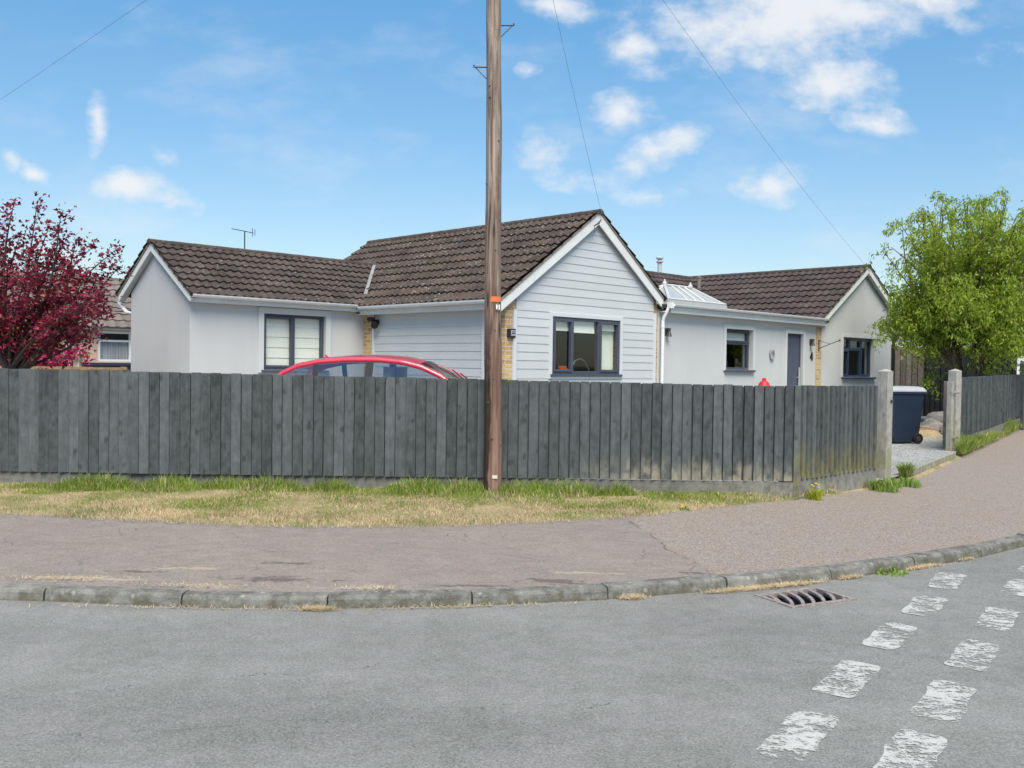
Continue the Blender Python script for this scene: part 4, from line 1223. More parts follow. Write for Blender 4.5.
# alarm box on the brick
b = MB(); b.box(.035,.20,-.06,-.003,2.02,2.17); ab_ = b.build('alarm_box', M['black_plastic'], house, bevel=.008)
b = MB(); b.box(.08,.185,-.064,-.061,2.05,2.145); b.build('pale_panel', M['pale_lid'], ab_)
b = MB(); b.box(.095,.17,-.0665,-.0645,2.085,2.10); b.box(.105,.165,-.0665,-.0645,2.115,2.125); b.build('marking', M['black_plastic'], ab_)
# house number 4
b = MB(); y0_, y1_ = -.02, -.002
b.box(10.86,10.895,y0_,y1_,1.77,1.98); b.box(10.77,10.92,y0_,y1_,1.83,1.86)
b.prism([(10.77,y0_,1.86),(10.805,y0_,1.86),(10.895,y0_,1.98),(10.86,y0_,1.98)], (0,.018,0))
b.build('house_number', M['black_plastic'], house)
# horseshoe ornament on the wall
b = MB(); pts = [(8.86+.09*math.sin(R(a)), -.03, 1.90-.13*math.cos(R(a))) for a in range(-140,141,20)]
b.tube(pts, .018, 6); b.tube([(8.77,-.03,1.95),(8.95,-.03,1.95)], .01, 6); b.build('wall_ornament', M['lead'], house)
# hanging basket bracket on the pier
b = MB(); b.box(11.17,11.21,-.035,-.022,2.02,2.30); b.tube([(11.19,-.03,2.08),(11.30,-.28,2.20),(11.38,-.46,2.28)], .010, 6); b.tube([(11.19,-.03,2.28),(11.30,-.28,2.20)], .007, 6)
b.lathe([(.001,-.03),(.03,-.01),(.03,.01),(.001,.03)], (11.39,-.48,2.29), 8); b.build('basket_bracket', M['dark_metal'], house)
# bird damage on the left rake near the apex
b = MB(); b.tube([(2.02,-.225,4.10),(2.14,-.225,4.16),(2.22,-.225,4.24)], [.012,.02,.01], 6); b.tube([(2.02,-.225,4.10),(2.03,-.225,3.98)], .006, 6); b.build('cable_clamp', M['dark_metal'], house)

# ------------------------------------------------------------------ neighbour bungalow behind
nb = empty('bungalow', HW(0, 15.9, 0), R(45.5), 'neighbouring bungalow with white window frames behind the red maple', 'bungalow')
def nbx(name, mat, *boxes, par=None, bevel=0):
    b = MB()
    for q in boxes: b.box(*q)
    return b.build(name, mat, par or nb, bevel=bevel)
poly_wall('wall', nb, (-9.6,0,0), XP, YM, 17, .1, 2.5, [(9.2,10.17,1.5,2.37),(8.15,8.5,.3,2.35)], M['salmon_brick'])
poly_wall('wall', nb, (-9.6,0,0), YP, XM, 4.2, .1, 2.5, [], M['salmon_brick'], gable=(2.0,3.9,2.5,2.4))
poly_wall('wall', nb, (7.4,0,0), YP, XP, 4.2, .1, 2.5, [], M['salmon_brick'], gable=(2.0,3.9,2.5,2.4))
poly_wall('wall', nb, (-9.6,4.2,0), XP, YP, 17, .1, 2.5, [], M['salmon_brick'])
nbx('navy_panel', M['navy_paint'], (-9.5,-1.5,-.05,-.002,.2,1.46), (-1.05,1.4,-.05,-.002,.2,1.46))
nbx('navy_trim', M['navy_paint'], (-9.5,-1.5,-.12,-.05,1.38,1.42), (-1.05,1.4,-.12,-.05,1.38,1.42))
rf = tile_slope('tiled_roof', nb, (-9.9,-.25,2.48), XP, 17.5, (0,2.25,1.53), .33, .3, M['tile_far'], rng, .034)
tile_slope('tiled_roof', nb, (-9.9,4.4,2.45), XP, 17.5, (0,-2.4,1.56), .33, .3, M['tile_far'], rng, .034)
ridge('ridge_tiles', rf, (-9.9,2.0,4.03), (7.6,2.0,4.03), .09, M['tile_far'])
nbx('fascia', M['white_paint'], (-9.8,7.5,-.22,-.19,2.40,2.52), (-9.8,7.5,-.19,-.002,2.41,2.43))
wn = nbx('window', M['white_plastic'], (-.40,.57,.02,.09,1.5,1.56), (-.40,.57,.02,.09,2.30,2.37), (-.40,-.33,.02,.09,1.56,2.30), (.50,.57,.02,.09,1.56,2.30), (-.33,.50,.02,.09,2.06,2.12), bevel=.004)
b = MB(); b.quad((-.33,.06,1.56),(.5,.06,1.56),(.5,.06,2.3),(-.33,.06,2.3)); b.build('pane', M['glass'], wn, fixn=False)
b = MB(); n = 40
for i in range(n):
    u, v_ = -.33+.83*i/n, -.33+.83*(i+1)/n; d0, d1 = .13+.02*(i % 2), .13+.02*((i+1) % 2)
    b.quad((u,d0,1.5),(v_,d1,1.5),(v_,d1,2.08),(u,d0,2.08))
b.build('net_curtain', M['net_curtain'], wn, fixn=False)
dn = nbx('door', M['pale_render'], (-1.45,-1.1,.05,.1,.3,2.35)); 
nbx('frame', M['white_plastic'], (-1.52,-1.45,-.04,.08,.3,2.42), (-1.10,-1.05,-.04,.08,.3,2.42), (-1.45,-1.1,-.04,.08,2.35,2.42), par=dn)
for x in (-4.6,-7.4):
    w2 = nbx('window', M['white_plastic'], (x-.8,x+.8,-.06,-.002,1.5,1.57), (x-.8,x+.8,-.06,-.002,2.3,2.37), (x-.8,x-.73,-.06,-.002,1.57,2.3), (x+.73,x+.8,-.06,-.002,1.57,2.3), (x-.03,x+.03,-.06,-.002,1.57,2.3))
    b = MB(); b.quad((x-.73,-.03,1.57),(x+.73,-.03,1.57),(x+.73,-.03,2.3),(x-.73,-.03,2.3)); b.build('pane', M['car_glass'], w2, fixn=False)
# aerial standing on the neighbour's ridge
ae = MB(); ax, ay = 5.3, 2.0
AW = lambda a, y, z: V((a, y, z))
b = MB(); b.tube([(0,0,-.2),(0,0,1.92)], .022, 8)
b.tube([(-.40,.15,1.98),(.26,-.10,1.86)], .013, 6)
for i in range(7):
    f = i/6; c_ = V((-.40,.15,1.98)).lerp(V((.26,-.10,1.86)), f); l_ = .07+.05*f
    b.tube([c_+V((.34,.94,0))*-l_, c_+V((.34,.94,0))*l_], .008, 5)
b.tube([(.24,-.10,1.74),(.24,-.10,2.02)], .011, 5); b.tube([(.32,-.1,1.78),(.32,-.1,1.98)], .011, 5)
o = b.build('tv_aerial', M['dark_metal']); o.location = HW(5.3, 17.9, 4.08); o.rotation_euler = (0,0,R(30))
tag(o, 'thin metal television aerial standing above the left wing roof', 'aerial')

# low timber fence behind the garden, white marker post
b = MB(); b.box(-9.0,0,-.03,.03,1.24,1.41); b.box(-9,0,-.03,.03,.95,1.1); b.box(-9,0,-.03,.03,.6,.8)
for x in (-9,-6,-2.1,-.1): b.box(x-.05,x+.05,.031,.12,.1,1.42)
o = b.build('rail_fence', M['timber_orange']); o.location = (-7.32, 17.9, 0)
tag(o, 'low brown timber rail fence beside the left gable wall', 'fence')
b = MB(); b.box(-.06,.06,-.06,.06,-.2,1.42); b.add([(-.07,-.07,1.42),(.07,-.07,1.42),(.07,.07,1.42),(-.07,.07,1.42),(0,0,1.50)], [(0,1,2,3),(0,1,4),(1,2,4),(2,3,4),(3,0,4)])
o = b.build('white_post', M['cream_post']); o.location = (-8.6, 18.6, .25); tag(o, 'slim cream painted post rising above the brown rail fence', 'post')

# ------------------------------------------------------------------ trees
def curve_pts(p, q, bend, n, rg, droop=0):
    p, q = V(p), V(q); side = V((rg.uniform(-1,1), rg.uniform(-1,1), rg.uniform(-.3,1)))*bend
    out_ = []
    for i in range(n+1):
        f = i/n; s_ = p.lerp(q, f) + side*math.sin(math.pi*f)
        s_.z -= droop*f*f
        out_.append(s_)
    return out_
def leaf_at(b, p, d, L_, W_, rg, mi=0, lobed=False):
    d = d.normalized(); n = V((rg.gauss(0,1), rg.gauss(0,1), rg.gauss(0,1)+.6))
    s_ = d.cross(n)
    if s_.length < 1e-4: return
    s_.normalize(); n = s_.cross(d)
    if lobed:
        c_ = p + d*L_*.35
        b.add([p, p+d*L_*.25+s_*W_*.95-n*.003, p+d*L_*.5+s_*W_*.45, p+d*L_, p+d*L_*.5-s_*W_*.45, p+d*L_*.25-s_*W_*.95-n*.003, c_+n*.006],
              [(0,1,6),(1,2,6),(2,3,6),(3,4,6),(4,5,6),(5,0,6)], mi)
    else:
        b.add([p, p+d*L_*.45+s_*W_-n*L_*.08, p+d*L_-n*L_*.2, p+d*L_*.45-s_*W_-n*L_*.08], [(0,1,2),(0,2,3)], mi)

# red maple
rg = random.Random(14)
MX, MYY = -8.05, 15.15
mp = empty('maple_tree', (MX, MYY, .25), 0, 'dark red leaved maple tree behind the left end of the fence', 'tree')
wb, lb = MB(), MB()
tr = [V((0,0,-.2)), V((.02,0,.5)), V((-.02,0,.95)), V((.0,.0,1.15))]
wb.tube(tr, [.10,.085,.075,.07], 10)
def at15(px, py, dy=0): 
    return V(((px-512)/F_PX*(MYY+dy) - MX, dy, EYE + (359-py)/F_PX*(MYY+dy) - .25))
targets = [(13,206),(36,207),(60,214),(48,228),(75,241),(92,247),(116,249),(117,268),(-10,225),(-35,240),(-60,262),(-70,300),(104,292),(100,312),(88,332),(20,235),(5,250),(60,262),(85,275),(72,338),(55,300),(25,280),(0,290),(-25,275),(82,312),(35,255),(70,325),(20,310),(88,300),(-15,310),(97,300),(60,240)]
def mleaf(p, d, n, spread):
    for i in range(n):
        q = p + V((rg.gauss(0,spread), rg.gauss(0,spread), rg.gauss(0,spread)))
        dd = V((rg.gauss(0,1), rg.gauss(0,1), rg.gauss(-.3,.7)))
        leaf_at(lb, q, dd, rg.uniform(.05,.095), rg.uniform(.022,.038), rg, 1 if rg.random() < .07 else 0, True)
for i, (px, py) in enumerate(targets):
    q = at15(px, py, rg.uniform(-.9,.9)*(.4 if py < 260 else 1)); hi = py < 262
    c_ = curve_pts(tr[-1] + V((rg.uniform(-.04,.04), rg.uniform(-.04,.04), rg.uniform(-.25,0))), q, .22, 12, rg)
    wb.tube(c_, [.027*(1-f/13)+.004 for f in range(13)], 6)
    for k in range(4, 13):
        f = k/12
        for j in range(3 if not hi or k < 10 else 2):
            d = V((rg.gauss(0,1), rg.gauss(0,1), rg.gauss(.2,.6))).normalized(); l_ = rg.uniform(.10,.34)*(1.0 if k < 9 else (.55 if hi else .8))
            e = c_[k] + d*l_; wb.tube([c_[k], c_[k].lerp(e,.5)+V((0,0,.02)), e], [.006,.004,.002], 4, False)
            mleaf(c_[k].lerp(e,.6), d, 5 if k > 6 else 3, .055); mleaf(e, d, 8 if k > 6 else 4, .075)
        if k == 12: mleaf(c_[k], V((0,0,1)), 12, .045)
wb.build('trunk', M['bark_maple'], mp, smooth=True); lb.build('crown', [M['maple_leaf'], M['maple_leaf_pale']], mp, fixn=False)

# bushes behind the fence
def bush(name, c_, rx, ry, rz, n, mats, label, seed, L_=.07, W_=.026, twig='bark_maple', mixp=.1):
    rg = random.Random(seed); e = empty(name, (c_[0], c_[1], .25), 0, label, 'bush'); wb, lb = MB(), MB()
    for i in range(16):
        a = rg.uniform(0,6.283); q = V((math.cos(a)*rx*.7, math.sin(a)*ry*.7, c_[2]-.25+rz*rg.uniform(0,.7)))
        wb.tube(curve_pts((0,0,-.05), q, .1, 6, rg), [.02-.002*k for k in range(7)], 5)
    cl = [(V((rg.gauss(0,.5)*rx, rg.gauss(0,.5)*ry, c_[2]-.25+rg.gauss(0,.5)*rz)), rg.uniform(.12,.3)) for _ in range(60)]
    for i in range(n):
        q, s_ = rg.choice(cl); q = q + V((rg.gauss(0,s_*.5), rg.gauss(0,s_*.5), rg.gauss(0,s_*.45)))
        leaf_at(lb, q, V((rg.gauss(0,1),rg.gauss(0,1),rg.gauss(.3,.8))), L_*rg.uniform(.6,1.2), W_, rg, 1 if len(mats) > 1 and rg.random() < mixp else 0)
    wb.build('stems', M[twig], e); lb.build('foliage', [M[m_] for m_ in mats], e, fixn=False)
bush('azalea_bush', (-9.85,18.9,1.48), 1.15, .6, .42, 9000, ['azalea_leaf','weed_leaf'], 'magenta flowering bush behind the rail fence under the maple', 31)
bush('shrub', (-10.5,20.2,1.75), .62, .5, .4, 4500, ['lime_leaf','weed_leaf'], 'yellow green shrub behind the magenta bush at the left edge', 32, mixp=.25)

# green tree by the right-hand gable
rg = random.Random(77)
TX, TY = 11.15, 23.0
gt = empty('willow_tree', (TX, TY, .25), 0, 'bright green drooping tree at the right end of the bungalow', 'tree')
wb, lb = MB(), MB()
stems = []
for i, (dx, dy, h) in enumerate([(-.45,.1,1.6),(.25,-.2,1.7),(.55,.3,1.5),(-.1,.4,1.9),(.05,-.35,1.5)]):
    base = V((.10*math.cos(i*1.3), .10*math.sin(i*1.3), -.2)); q = V((dx, dy, h))
    c_ = curve_pts(base, q, .14, 8, rg); wb.tube(c_, [.085-.0045*k for k in range(9)], 8); stems.append(c_[-1])
def wleaves(pts, n, sp):
    for i in range(n):
        f = rg.random()*(len(pts)-1.001); k = int(f); p = pts[k].lerp(pts[k+1], f-k)
        p = p + V((rg.gauss(0,sp), rg.gauss(0,sp), rg.gauss(0,sp)))
        leaf_at(lb, p, V((rg.gauss(0,.8), rg.gauss(0,.8), rg.gauss(-.9,.6))), rg.uniform(.07,.135), rg.uniform(.013,.023), rg)
cen = V((.15, 0, 3.45)); RXYZ = V((2.35, 2.0, 2.35))
nb_ = 0
for i in range(104):
    th = rg.uniform(0, 6.283); u = rg.uniform(-.55, 1) if i < 80 else rg.uniform(.35, 1); s_ = math.sqrt(max(0,1-u*u))
    rad = rg.uniform(.62,1.02)*(1+.16*mnoise.noise(V((math.cos(th)*2, u*2, 5.1))))
    q = cen + V((math.cos(th)*s_*RXYZ.x, math.sin(th)*s_*RXYZ.y, u*RXYZ.z))*rad
    base = min(stems, key=lambda p: (p-q).length + rg.uniform(0,.8))
    c_ = curve_pts(base, q, .35, 10, rg); wb.tube(c_, [.034*(1-k/11)+.005 for k in range(11)], 5, False)
    for k in range(3, 11):
        if rg.random() < .12: continue
        for j in range(2):
            d = V((rg.gauss(0,1), rg.gauss(0,1), rg.gauss(.1,.5))).normalized(); l_ = rg.uniform(.2,.55)
            m1 = c_[k]+d*l_*.6; e = c_[k] + d*l_ + V((0,0,-rg.uniform(.15,.55)*(1.0 if u < .4 else .5)))
            tw = [c_[k], m1, e]; wb.tube(tw, [.006,.004,.002], 3, False)
            wleaves(tw, 38, .06)
# drooping skirts low on the left and front
for i in range(64):
    a = rg.uniform(1.9, 5.2); q = V((.25+math.cos(a)*rg.uniform(1.2,2.25), math.sin(a)*rg.uniform(1.0,1.9), rg.uniform(2.45,3.6)))
    pts = [q + V((rg.gauss(0,.05)*k, rg.gauss(0,.05)*k, -k*rg.uniform(.13,.25))) for k in range(5)]
    wb.tube(pts, .004, 3, False); wleaves(pts, 110, .08)
for i in range(22):
    q = V((.2+rg.gauss(0,.6), rg.gauss(0,.6), rg.uniform(1.0,2.4))); pts = [q, q+V((rg.gauss(0,.2), rg.gauss(0,.2), -.2)), q+V((rg.gauss(0,.3), rg.gauss(0,.3), -.45))]
    wleaves(pts, 60, .08)
wb.build('trunk', M['bark_brown'], gt, smooth=True); lb.build('crown', M['willow_leaf'], gt, fixn=False)

# ------------------------------------------------------------------ fences and walls beyond the gateway
rng = random.Random(9)
f2 = empty('tall_fence', (0,0,0), 0, 'tall brown grey board fence behind the wheelie bin', 'fence')
b = MB(); board_run(b, (10.9,27.2), (11.80,26.97), (.2,.2), (2.25,2.2), .15, rng); b.build('board_panel', M['old_fence'], f2)
b = MB(); b.box(11.0,11.1,27.25,27.35,.0,2.2); b.box(11.68,11.78,27.06,27.16,0,2.15); b.build('fence_post', M['old_fence'], f2)
f3 = empty('tall_fence', (0,0,0), 0, 'tall black stained fence in shade behind the green tree', 'fence')
b = MB(); board_run(b, (11.74,27.06), (14.6,27.2), (.2,.2), (2.2,2.3), .15, rng); b.build('board_panel', M['black_stain'], f3)
b = MB()
for x in (12.2,14.4): b.box(x,x+.1,27.1+(x-12.1)*.046,27.2+(x-12.1)*.046,0,2.3)
b.build('fence_post', M['black_stain'], f3)
ob = empty('outbuilding', (14.3,33,0), R(8), 'pale walled outbuilding showing over the black fence', 'outbuilding')
b = MB(); b.box(-4,4,0,3,.1,2.75); b.build('wall', M['pale_render'], ob)
b = MB(); b.box(-4.15,4.15,-.15,3.15,2.752,2.87); b.build('roof', M['felt'], ob)
b = MB(); b.box(-1.2,-.2,-.04,-.003,1.2,2.3); fw2 = b.build('window', M['white_plastic'], ob)
b = MB(); b.box(-1.12,-.28,-.05,-.042,1.28,2.22); b.build('pane', M['car_glass'], fw2)

# rockery by the drive
rs_ = random.Random(6)
def rock(x, y, z, r, label, grp='rocks heaped beside the drive'):
    b = MB(); n, m_ = 9, 6; vs = []
    ph = rs_.uniform(0, 50)
    for i in range(m_+1):
        la = -math.pi/2 + math.pi*i/m_
        for j in range(n):
            lo = 2*math.pi*j/n; d = V((math.cos(la)*math.cos(lo), math.cos(la)*math.sin(lo), math.sin(la)*.75))
            vs.append(d*r*(1+.35*mnoise.noise(d*1.7+V((ph,0,0)))))
    fs = [(i*n+j, i*n+(j+1) % n, (i+1)*n+(j+1) % n, (i+1)*n+j) for i in range(m_) for j in range(n)]
    b.add(vs, fs); o = b.build('rock', M['stone']); o.location = (x,y,z); tag(o, label, 'rock', grp)
rock(8.62,19.3,.38,.25,'large grey rock beside the straw heap left of the far gatepost')
rock(9.05,19.9,.52,.27,'dark grey rock topmost of the heap behind the far gatepost')
rock(8.68,18.75,.32,.14,'small grey rock in front of the others near the far gatepost')
b = MB(); rg = random.Random(12)
for i in range(4200):
    a = rg.uniform(0,6.283); r = math.sqrt(rg.random()); x, y = math.cos(a)*r*.75, math.sin(a)*r*.5; z = .36*(1-r*r)*rg.uniform(.75,1)
    an = rg.uniform(0,6.283); l_ = rg.uniform(.06,.18); w = .006
    b.add([(x-math.sin(an)*w,y+math.cos(an)*w,z),(x+math.sin(an)*w,y-math.cos(an)*w,z),(x+math.cos(an)*l_,y+math.sin(an)*l_,z+rg.uniform(-.04,.05))], [(0,1,2)])
b.lathe([(.74,0),(.62,.12),(.4,.24),(.15,.31),(.01,.33)], (0,0,-.02), 14)
o = b.build('straw_heap', M['grass_straw'], fixn=False); o.location = (8.3,19.0,.20); o.scale = (.75,.75,.7); tag(o, 'low heap of yellow straw on the gravel behind the wheelie bin', 'straw heap')

# ------------------------------------------------------------------ wheelie bin
bn = empty('wheelie_bin', (7.06, 17.05, .25), R(8), 'navy blue wheelie bin with a pale grey lid inside the gateway', 'wheelie bin')
def ring_loft(b, rings, closed=True, mi=0, cap=True):
    n = len(rings[0]); vs = [p for r in rings for p in r]; fs = []
    for i in range(len(rings)-1):
        for j in range(n if closed else n-1): fs.append((i*n+j, i*n+(j+1) % n, (i+1)*n+(j+1) % n, (i+1)*n+j))
    if cap: fs.append(tuple(range(n-1,-1,-1))); fs.append(tuple(range((len(rings)-1)*n, len(rings)*n)))
    b.add(vs, fs, mi)
def rrect(x0, x1, y0, y1, z, r=.04, k=4):
    out_ = []
    for cx, cy, a0 in ((x1-r,y1-r,0),(x0+r,y1-r,90),(x0+r,y0+r,180),(x1-r,y0+r,270)):
        for i in range(k+1):
            a = R(a0+90*i/k); out_.append((cx+r*math.cos(a), cy+r*math.sin(a), z))
    return out_
b = MB(); ring_loft(b, [rrect(-.27,.23,-.23,.23,.02), rrect(-.29,.25,-.25,.25,.12), rrect(-.36,.33,-.29,.29,.94), rrect(-.38,.345,-.305,.305,.945), rrect(-.38,.345,-.305,.305,.985)])
b.build('bin_body', M['navy_bin'], bn)
b = MB(); ring_loft(b, [rrect(-.40,.37,-.315,.315,.987,.05), rrect(-.40,.37,-.315,.315,1.01,.05), rrect(-.34,.33,-.27,.27,1.07,.05), rrect(-.25,.25,-.2,.2,1.09,.05)])
b.build('lid', M['pale_lid'], bn, smooth=False)
b = MB(); b.tube([(.44,-.22,.965),(.44,.22,.965)], .016, 8)
for y in (-.2,0,.2): b.box(.34,.45,y-.02,y+.02,.94,.985)
b.build('handle', M['navy_bin'], bn)
for y in (-.24,.24):
    b = MB(); b.lathe([(.04,-.025),(.09,-.028),(.10,-.015),(.10,.015),(.09,.028),(.04,.025)], (.21,y*1.12,.10), 20, 'y'); w1 = b.build('wheel', M['rubber'], bn)
    b = MB(); b.lathe([(.01,-.03),(.045,-.028),(.05,0),(.045,.028),(.01,.03)], (.21,y*1.12,.10), 14, 'y'); b.build('hub', M['dark_metal'], w1)
b = MB(); b.tube([(.21,-.27,.10),(.21,.27,.10)], .012, 8); b.build('axle', M['dark_metal'], bn)

bn.scale = (.93,.93,.94)
# red garden ornament behind the fence (domed cap on a body)
gn = empty('garden_hydrant', (3.58, 13.35, .19), 0, 'red domed garden ornament peeping over the fence before the front door', 'ornament')
b = MB(); b.lathe([(.16,0),(.16,.04),(.11,.06),(.105,.85),(.13,.87),(.13,.92),(.10,.93)], (0,0,0), 20); b.build('barrel', M['red_plastic'], gn)
b = MB(); b.lathe([(.10,1.09),(.10,1.11),(.085,1.12),(.072,1.16),(.05,1.185),(.028,1.20),(.028,1.225),(.016,1.235),(.001,1.24)], (0,0,0), 20); b.lathe([(.10,.93),(.10,1.10)], (0,0,0), 20); b.build('domed_cap', M['red_plastic'], gn, smooth=False)
b = MB(); b.lathe([(.05,-.17),(.05,.17)], (0,0,.75), 12, 'x'); b.build('side_outlet', M['red_plastic'], gn)

# ------------------------------------------------------------------ red car behind the fence
car = empty('car', (-1.60, 12.72, .18), R(-7), 'red hatchback car parked behind the fence with only its roof showing', 'car')
rs = [(-1.98,.98),(-1.85,1.10),(-1.66,1.25),(-1.40,1.355),(-1.05,1.415),(-.6,1.445),(-.1,1.45),(.3,1.425),(.62,1.365),(.95,1.25),(1.25,1.10),(1.48,.97)]
def rz_(x):
    for (a, za), (c_, zc) in zip(rs[:-1], rs[1:]):
        if a <= x <= c_:
            f = (x-a)/(c_-a); f = f; return za+(zc-za)*f
    return rs[0][1] if x < rs[0][0] else rs[-1][1]
def ry_(z): return .60 + (1.45-z)*.40
xs = [-1.98+.06*i for i in range(59)]; xs = [x for x in xs if x <= 1.48]
def topP(x, f):      # f in -1..1 across
    z = rz_(x); y = ry_(z); crown = .045*(1-f*f)
    return V((x, y*f, z+crown))
def span(x0, x1, f0, f1, nf=8, dz=0):
    b = MB(); X = [x0+(x1-x0)*i/24 for i in range(25)]
    for x in X:
        for j in range(nf+1): p = topP(x, f0+(f1-f0)*j/nf); p.z += dz; b.v.append(tuple(p))
    for i in range(24):
        for j in range(nf): a = i*(nf+1)+j; b.f.append((a, a+nf+1, a+nf+2, a+1)); b.m.append(0)
    return b
def smoothz(x): return rz_(x)
# body: lower shell
b = MB(); rings = []
prof = [(-2.12,.45,.62,.70),(-2.08,.30,.78,.88),(-1.98,.24,.86,.98),(-1.6,.22,.88,.99),(-1.0,.22,.885,.98),(0,.22,.885,.97),(.9,.22,.88,.965),(1.45,.22,.87,.96),(1.8,.22,.84,.88),(2.05,.25,.76,.76),(2.15,.35,.60,.62)]
for (x, z0_, w, z1_) in prof:
    rings.append([(x,-w*.9,z0_),(x,-w,z0_+.12),(x,-w,z0_+(z1_-z0_)*.55),(x,-w*.97,z1_-.05),(x,-w*.9,z1_),(x,0,z1_+.015),(x,w*.9,z1_),(x,w*.97,z1_-.05),(x,w,z0_+(z1_-z0_)*.55),(x,w,z0_+.12),(x,w*.9,z0_)])
ring_loft(b, rings); body = b.build('body', M['car_paint'], car, smooth=True)
# roof skin and cant rails
span(-1.62,.60,-1,1,10).build('roof', M['car_paint'], car, smooth=True, fixn=False)
for sgn in (-1,1):
    b = MB(); X = [-1.98+(1.46+1.98)*i/60 for i in range(61)]
    rings = []
    for x in X:
        p = topP(x, sgn); rings.append([p+V((0,-.02*sgn,.012)), p+V((0,.018*sgn,-.005)), p+V((0,.030*sgn,-.06)), p+V((0,-.015*sgn,-.065))])
    ring_loft(b, rings); b.build('cant_rail', M['car_paint'], car, smooth=True)
    # side glass: rear quarter, rear door, front door
    for (x0, x1) in ((-1.78,-1.12),(-1.06,-.26),(-.16,1.28)):
        b = MB(); n = 22
        for i in range(n+1):
            x = x0+(x1-x0)*i/n; zt_ = max(.985, rz_(x)-.055); zb_ = .965
            b.v += [(x, sgn*(ry_(zb_)+.0), zb_), (x, sgn*(ry_(zt_)+.012), zt_)]
        for i in range(n): b.f.append((2*i, 2*i+2, 2*i+3, 2*i+1)); b.m.append(0)
        b.build('side_window', M['car_glass'], car, fixn=False)
    b = MB()
    for (x0, x1) in ((-1.13,-1.05),(-.27,-.15)):
        zt_ = rz_((x0+x1)/2)-.05; b.prism([(x0,sgn*ry_(.96),.96),(x1,sgn*ry_(.96),.96),(x1-.0,sgn*(ry_(zt_)+.016),zt_),(x0+.0,sgn*(ry_(zt_)+.016),zt_)], (0,-sgn*.03,0))
    PIECES(b, 'pillar', M['black_plastic'], car)
    b = MB(); b.lathe([(.001,-.09),(.07,-.06),(.085,0),(.07,.06),(.001,.08)], (1.18, sgn*.99, 1.0), 10, 'x'); b.build('mirror', M['car_paint'], car)
    b = MB(); b.prism([(1.95,sgn*.55,.62),(2.06,sgn*.50,.60),(2.06,sgn*.50,.72),(1.90,sgn*.58,.76)], (0,sgn*.14,0)); b.build('headlight', M['glass'], car)
    b = MB(); b.box(-2.12,-2.0,sgn*.62-.1,sgn*.62+.1,.68,.95); b.build('tail_light', M['red_plastic'], car)
    for x in (-1.32,1.30):
        b = MB(); b.lathe([(.2,-.10),(.29,-.105),(.315,-.08),(.315,.08),(.29,.105),(.2,.10)], (x,sgn*.78,.31), 26, 'y'); wt = b.build('wheel', M['rubber'], car)
        b = MB(); b.lathe([(.01,-.112),(.19,-.106),(.2,0),(.19,.106),(.01,.112)], (x,sgn*.78,.31), 18, 'y'); b.build('rim', M['alloy'], wt)
span(.60,1.48,-.97,.97,8,-.004).build('windscreen', M['car_glass'], car, smooth=True, fixn=False)
span(-1.98,-1.62,-.97,.97,8,-.004).build('rear_screen', M['car_glass'], car, smooth=True, fixn=False)
b = MB(); b.tube([topP(1.42,-.5)+V((0,0,.02)), topP(1.15,-.15)+V((0,0,.022)), topP(.98,.1)+V((0,0,.022))], .008, 5); b.tube([topP(1.42,.1)+V((0,0,.02)), topP(1.05,.55)+V((0,0,.022))], .008, 5); b.build('wiper', M['black_plastic'], car)
b = MB(); b.add([(-1.20,-.012,1.42),(-1.10,-.012,1.44),(-1.19,-.004,1.495),(-1.20,.012,1.42),(-1.10,.012,1.44),(-1.19,.004,1.495)], [(0,1,2),(5,4,3),(0,3,4,1),(1,4,5,2),(2,5,3,0)]); b.build('roof_aerial', M['car_paint'], car)
b = MB()
for y in (-.37,.37):
    b.box(-.05,.12,y-.22,y+.22,.5,1.12); b.box(-.03,.09,y-.12,y+.12,1.15,1.33); b.box(-.05,.45,y-.22,y+.22,.42,.55)
b.box(-1.15,-1.0,-.6,.6,.5,1.12)
b.build('seat', M['interior'], car)

car.scale = (.81,.95,1)
# ------------------------------------------------------------------ light, sky
SUN_EL = R(57)
sdir = V((.14, -.99, 0)).normalized()*math.cos(SUN_EL) + V((0,0,math.sin(SUN_EL)))
sun = bpy.data.lights.new('sun', 'SUN'); so = bpy.data.objects.new('sun', sun); COL.objects.link(so)
sun.energy = 1.5; sun.angle = R(40); sun.color = (1.0, .915, .79)
so.rotation_euler = sdir.to_track_quat('Z', 'Y').to_euler(); so.location = (20,-15,30)

w = bpy.data.worlds.new('World'); scene.world = w; w.use_nodes = True
nt = w.node_tree; nt.nodes.clear()
class WN(NT):
    def __init__(s): s.t = nt
W = WN()
outw = W.n('ShaderNodeOutputWorld'); bgd = W.n('ShaderNodeBackground'); W.l(bgd.outputs[0], outw.inputs[0])
sky = W.n('ShaderNodeTexSky'); sky.sky_type = 'NISHITA'; sky.sun_disc = False
sky.sun_elevation = SUN_EL; sky.sun_rotation = math.atan2(sdir.x, sdir.y)
sky.air_density = 1.0; sky.dust_density = .6; sky.ozone_density = 1.4; sky.altitude = 0
d = W.coord('Generated')
sx, sy, sz = W.sep(d)
den = W.math('MAXIMUM', sy, .05)
u = W.math('DIVIDE', sx, den); v = W.math('DIVIDE', sz, den)
cv = W.n('ShaderNodeCombineXYZ'); W.l(u, cv.inputs[0]); W.l(v, cv.inputs[1])
n1 = W.n('ShaderNodeTexNoise'); W.l(cv.outputs[0], n1.inputs[0]); n1.inputs['Scale'].default_value = 7; n1.inputs['Detail'].default_value = 4
sub = W.n('ShaderNodeVectorMath', operation='SUBTRACT'); W.l(n1.outputs['Color'], sub.inputs[0]); sub.inputs[1].default_value = (.5,.5,.5)
scl = W.n('ShaderNodeVectorMath', operation='SCALE'); W.l(sub.outputs[0], scl.inputs[0]); scl.inputs['Scale'].default_value = .07
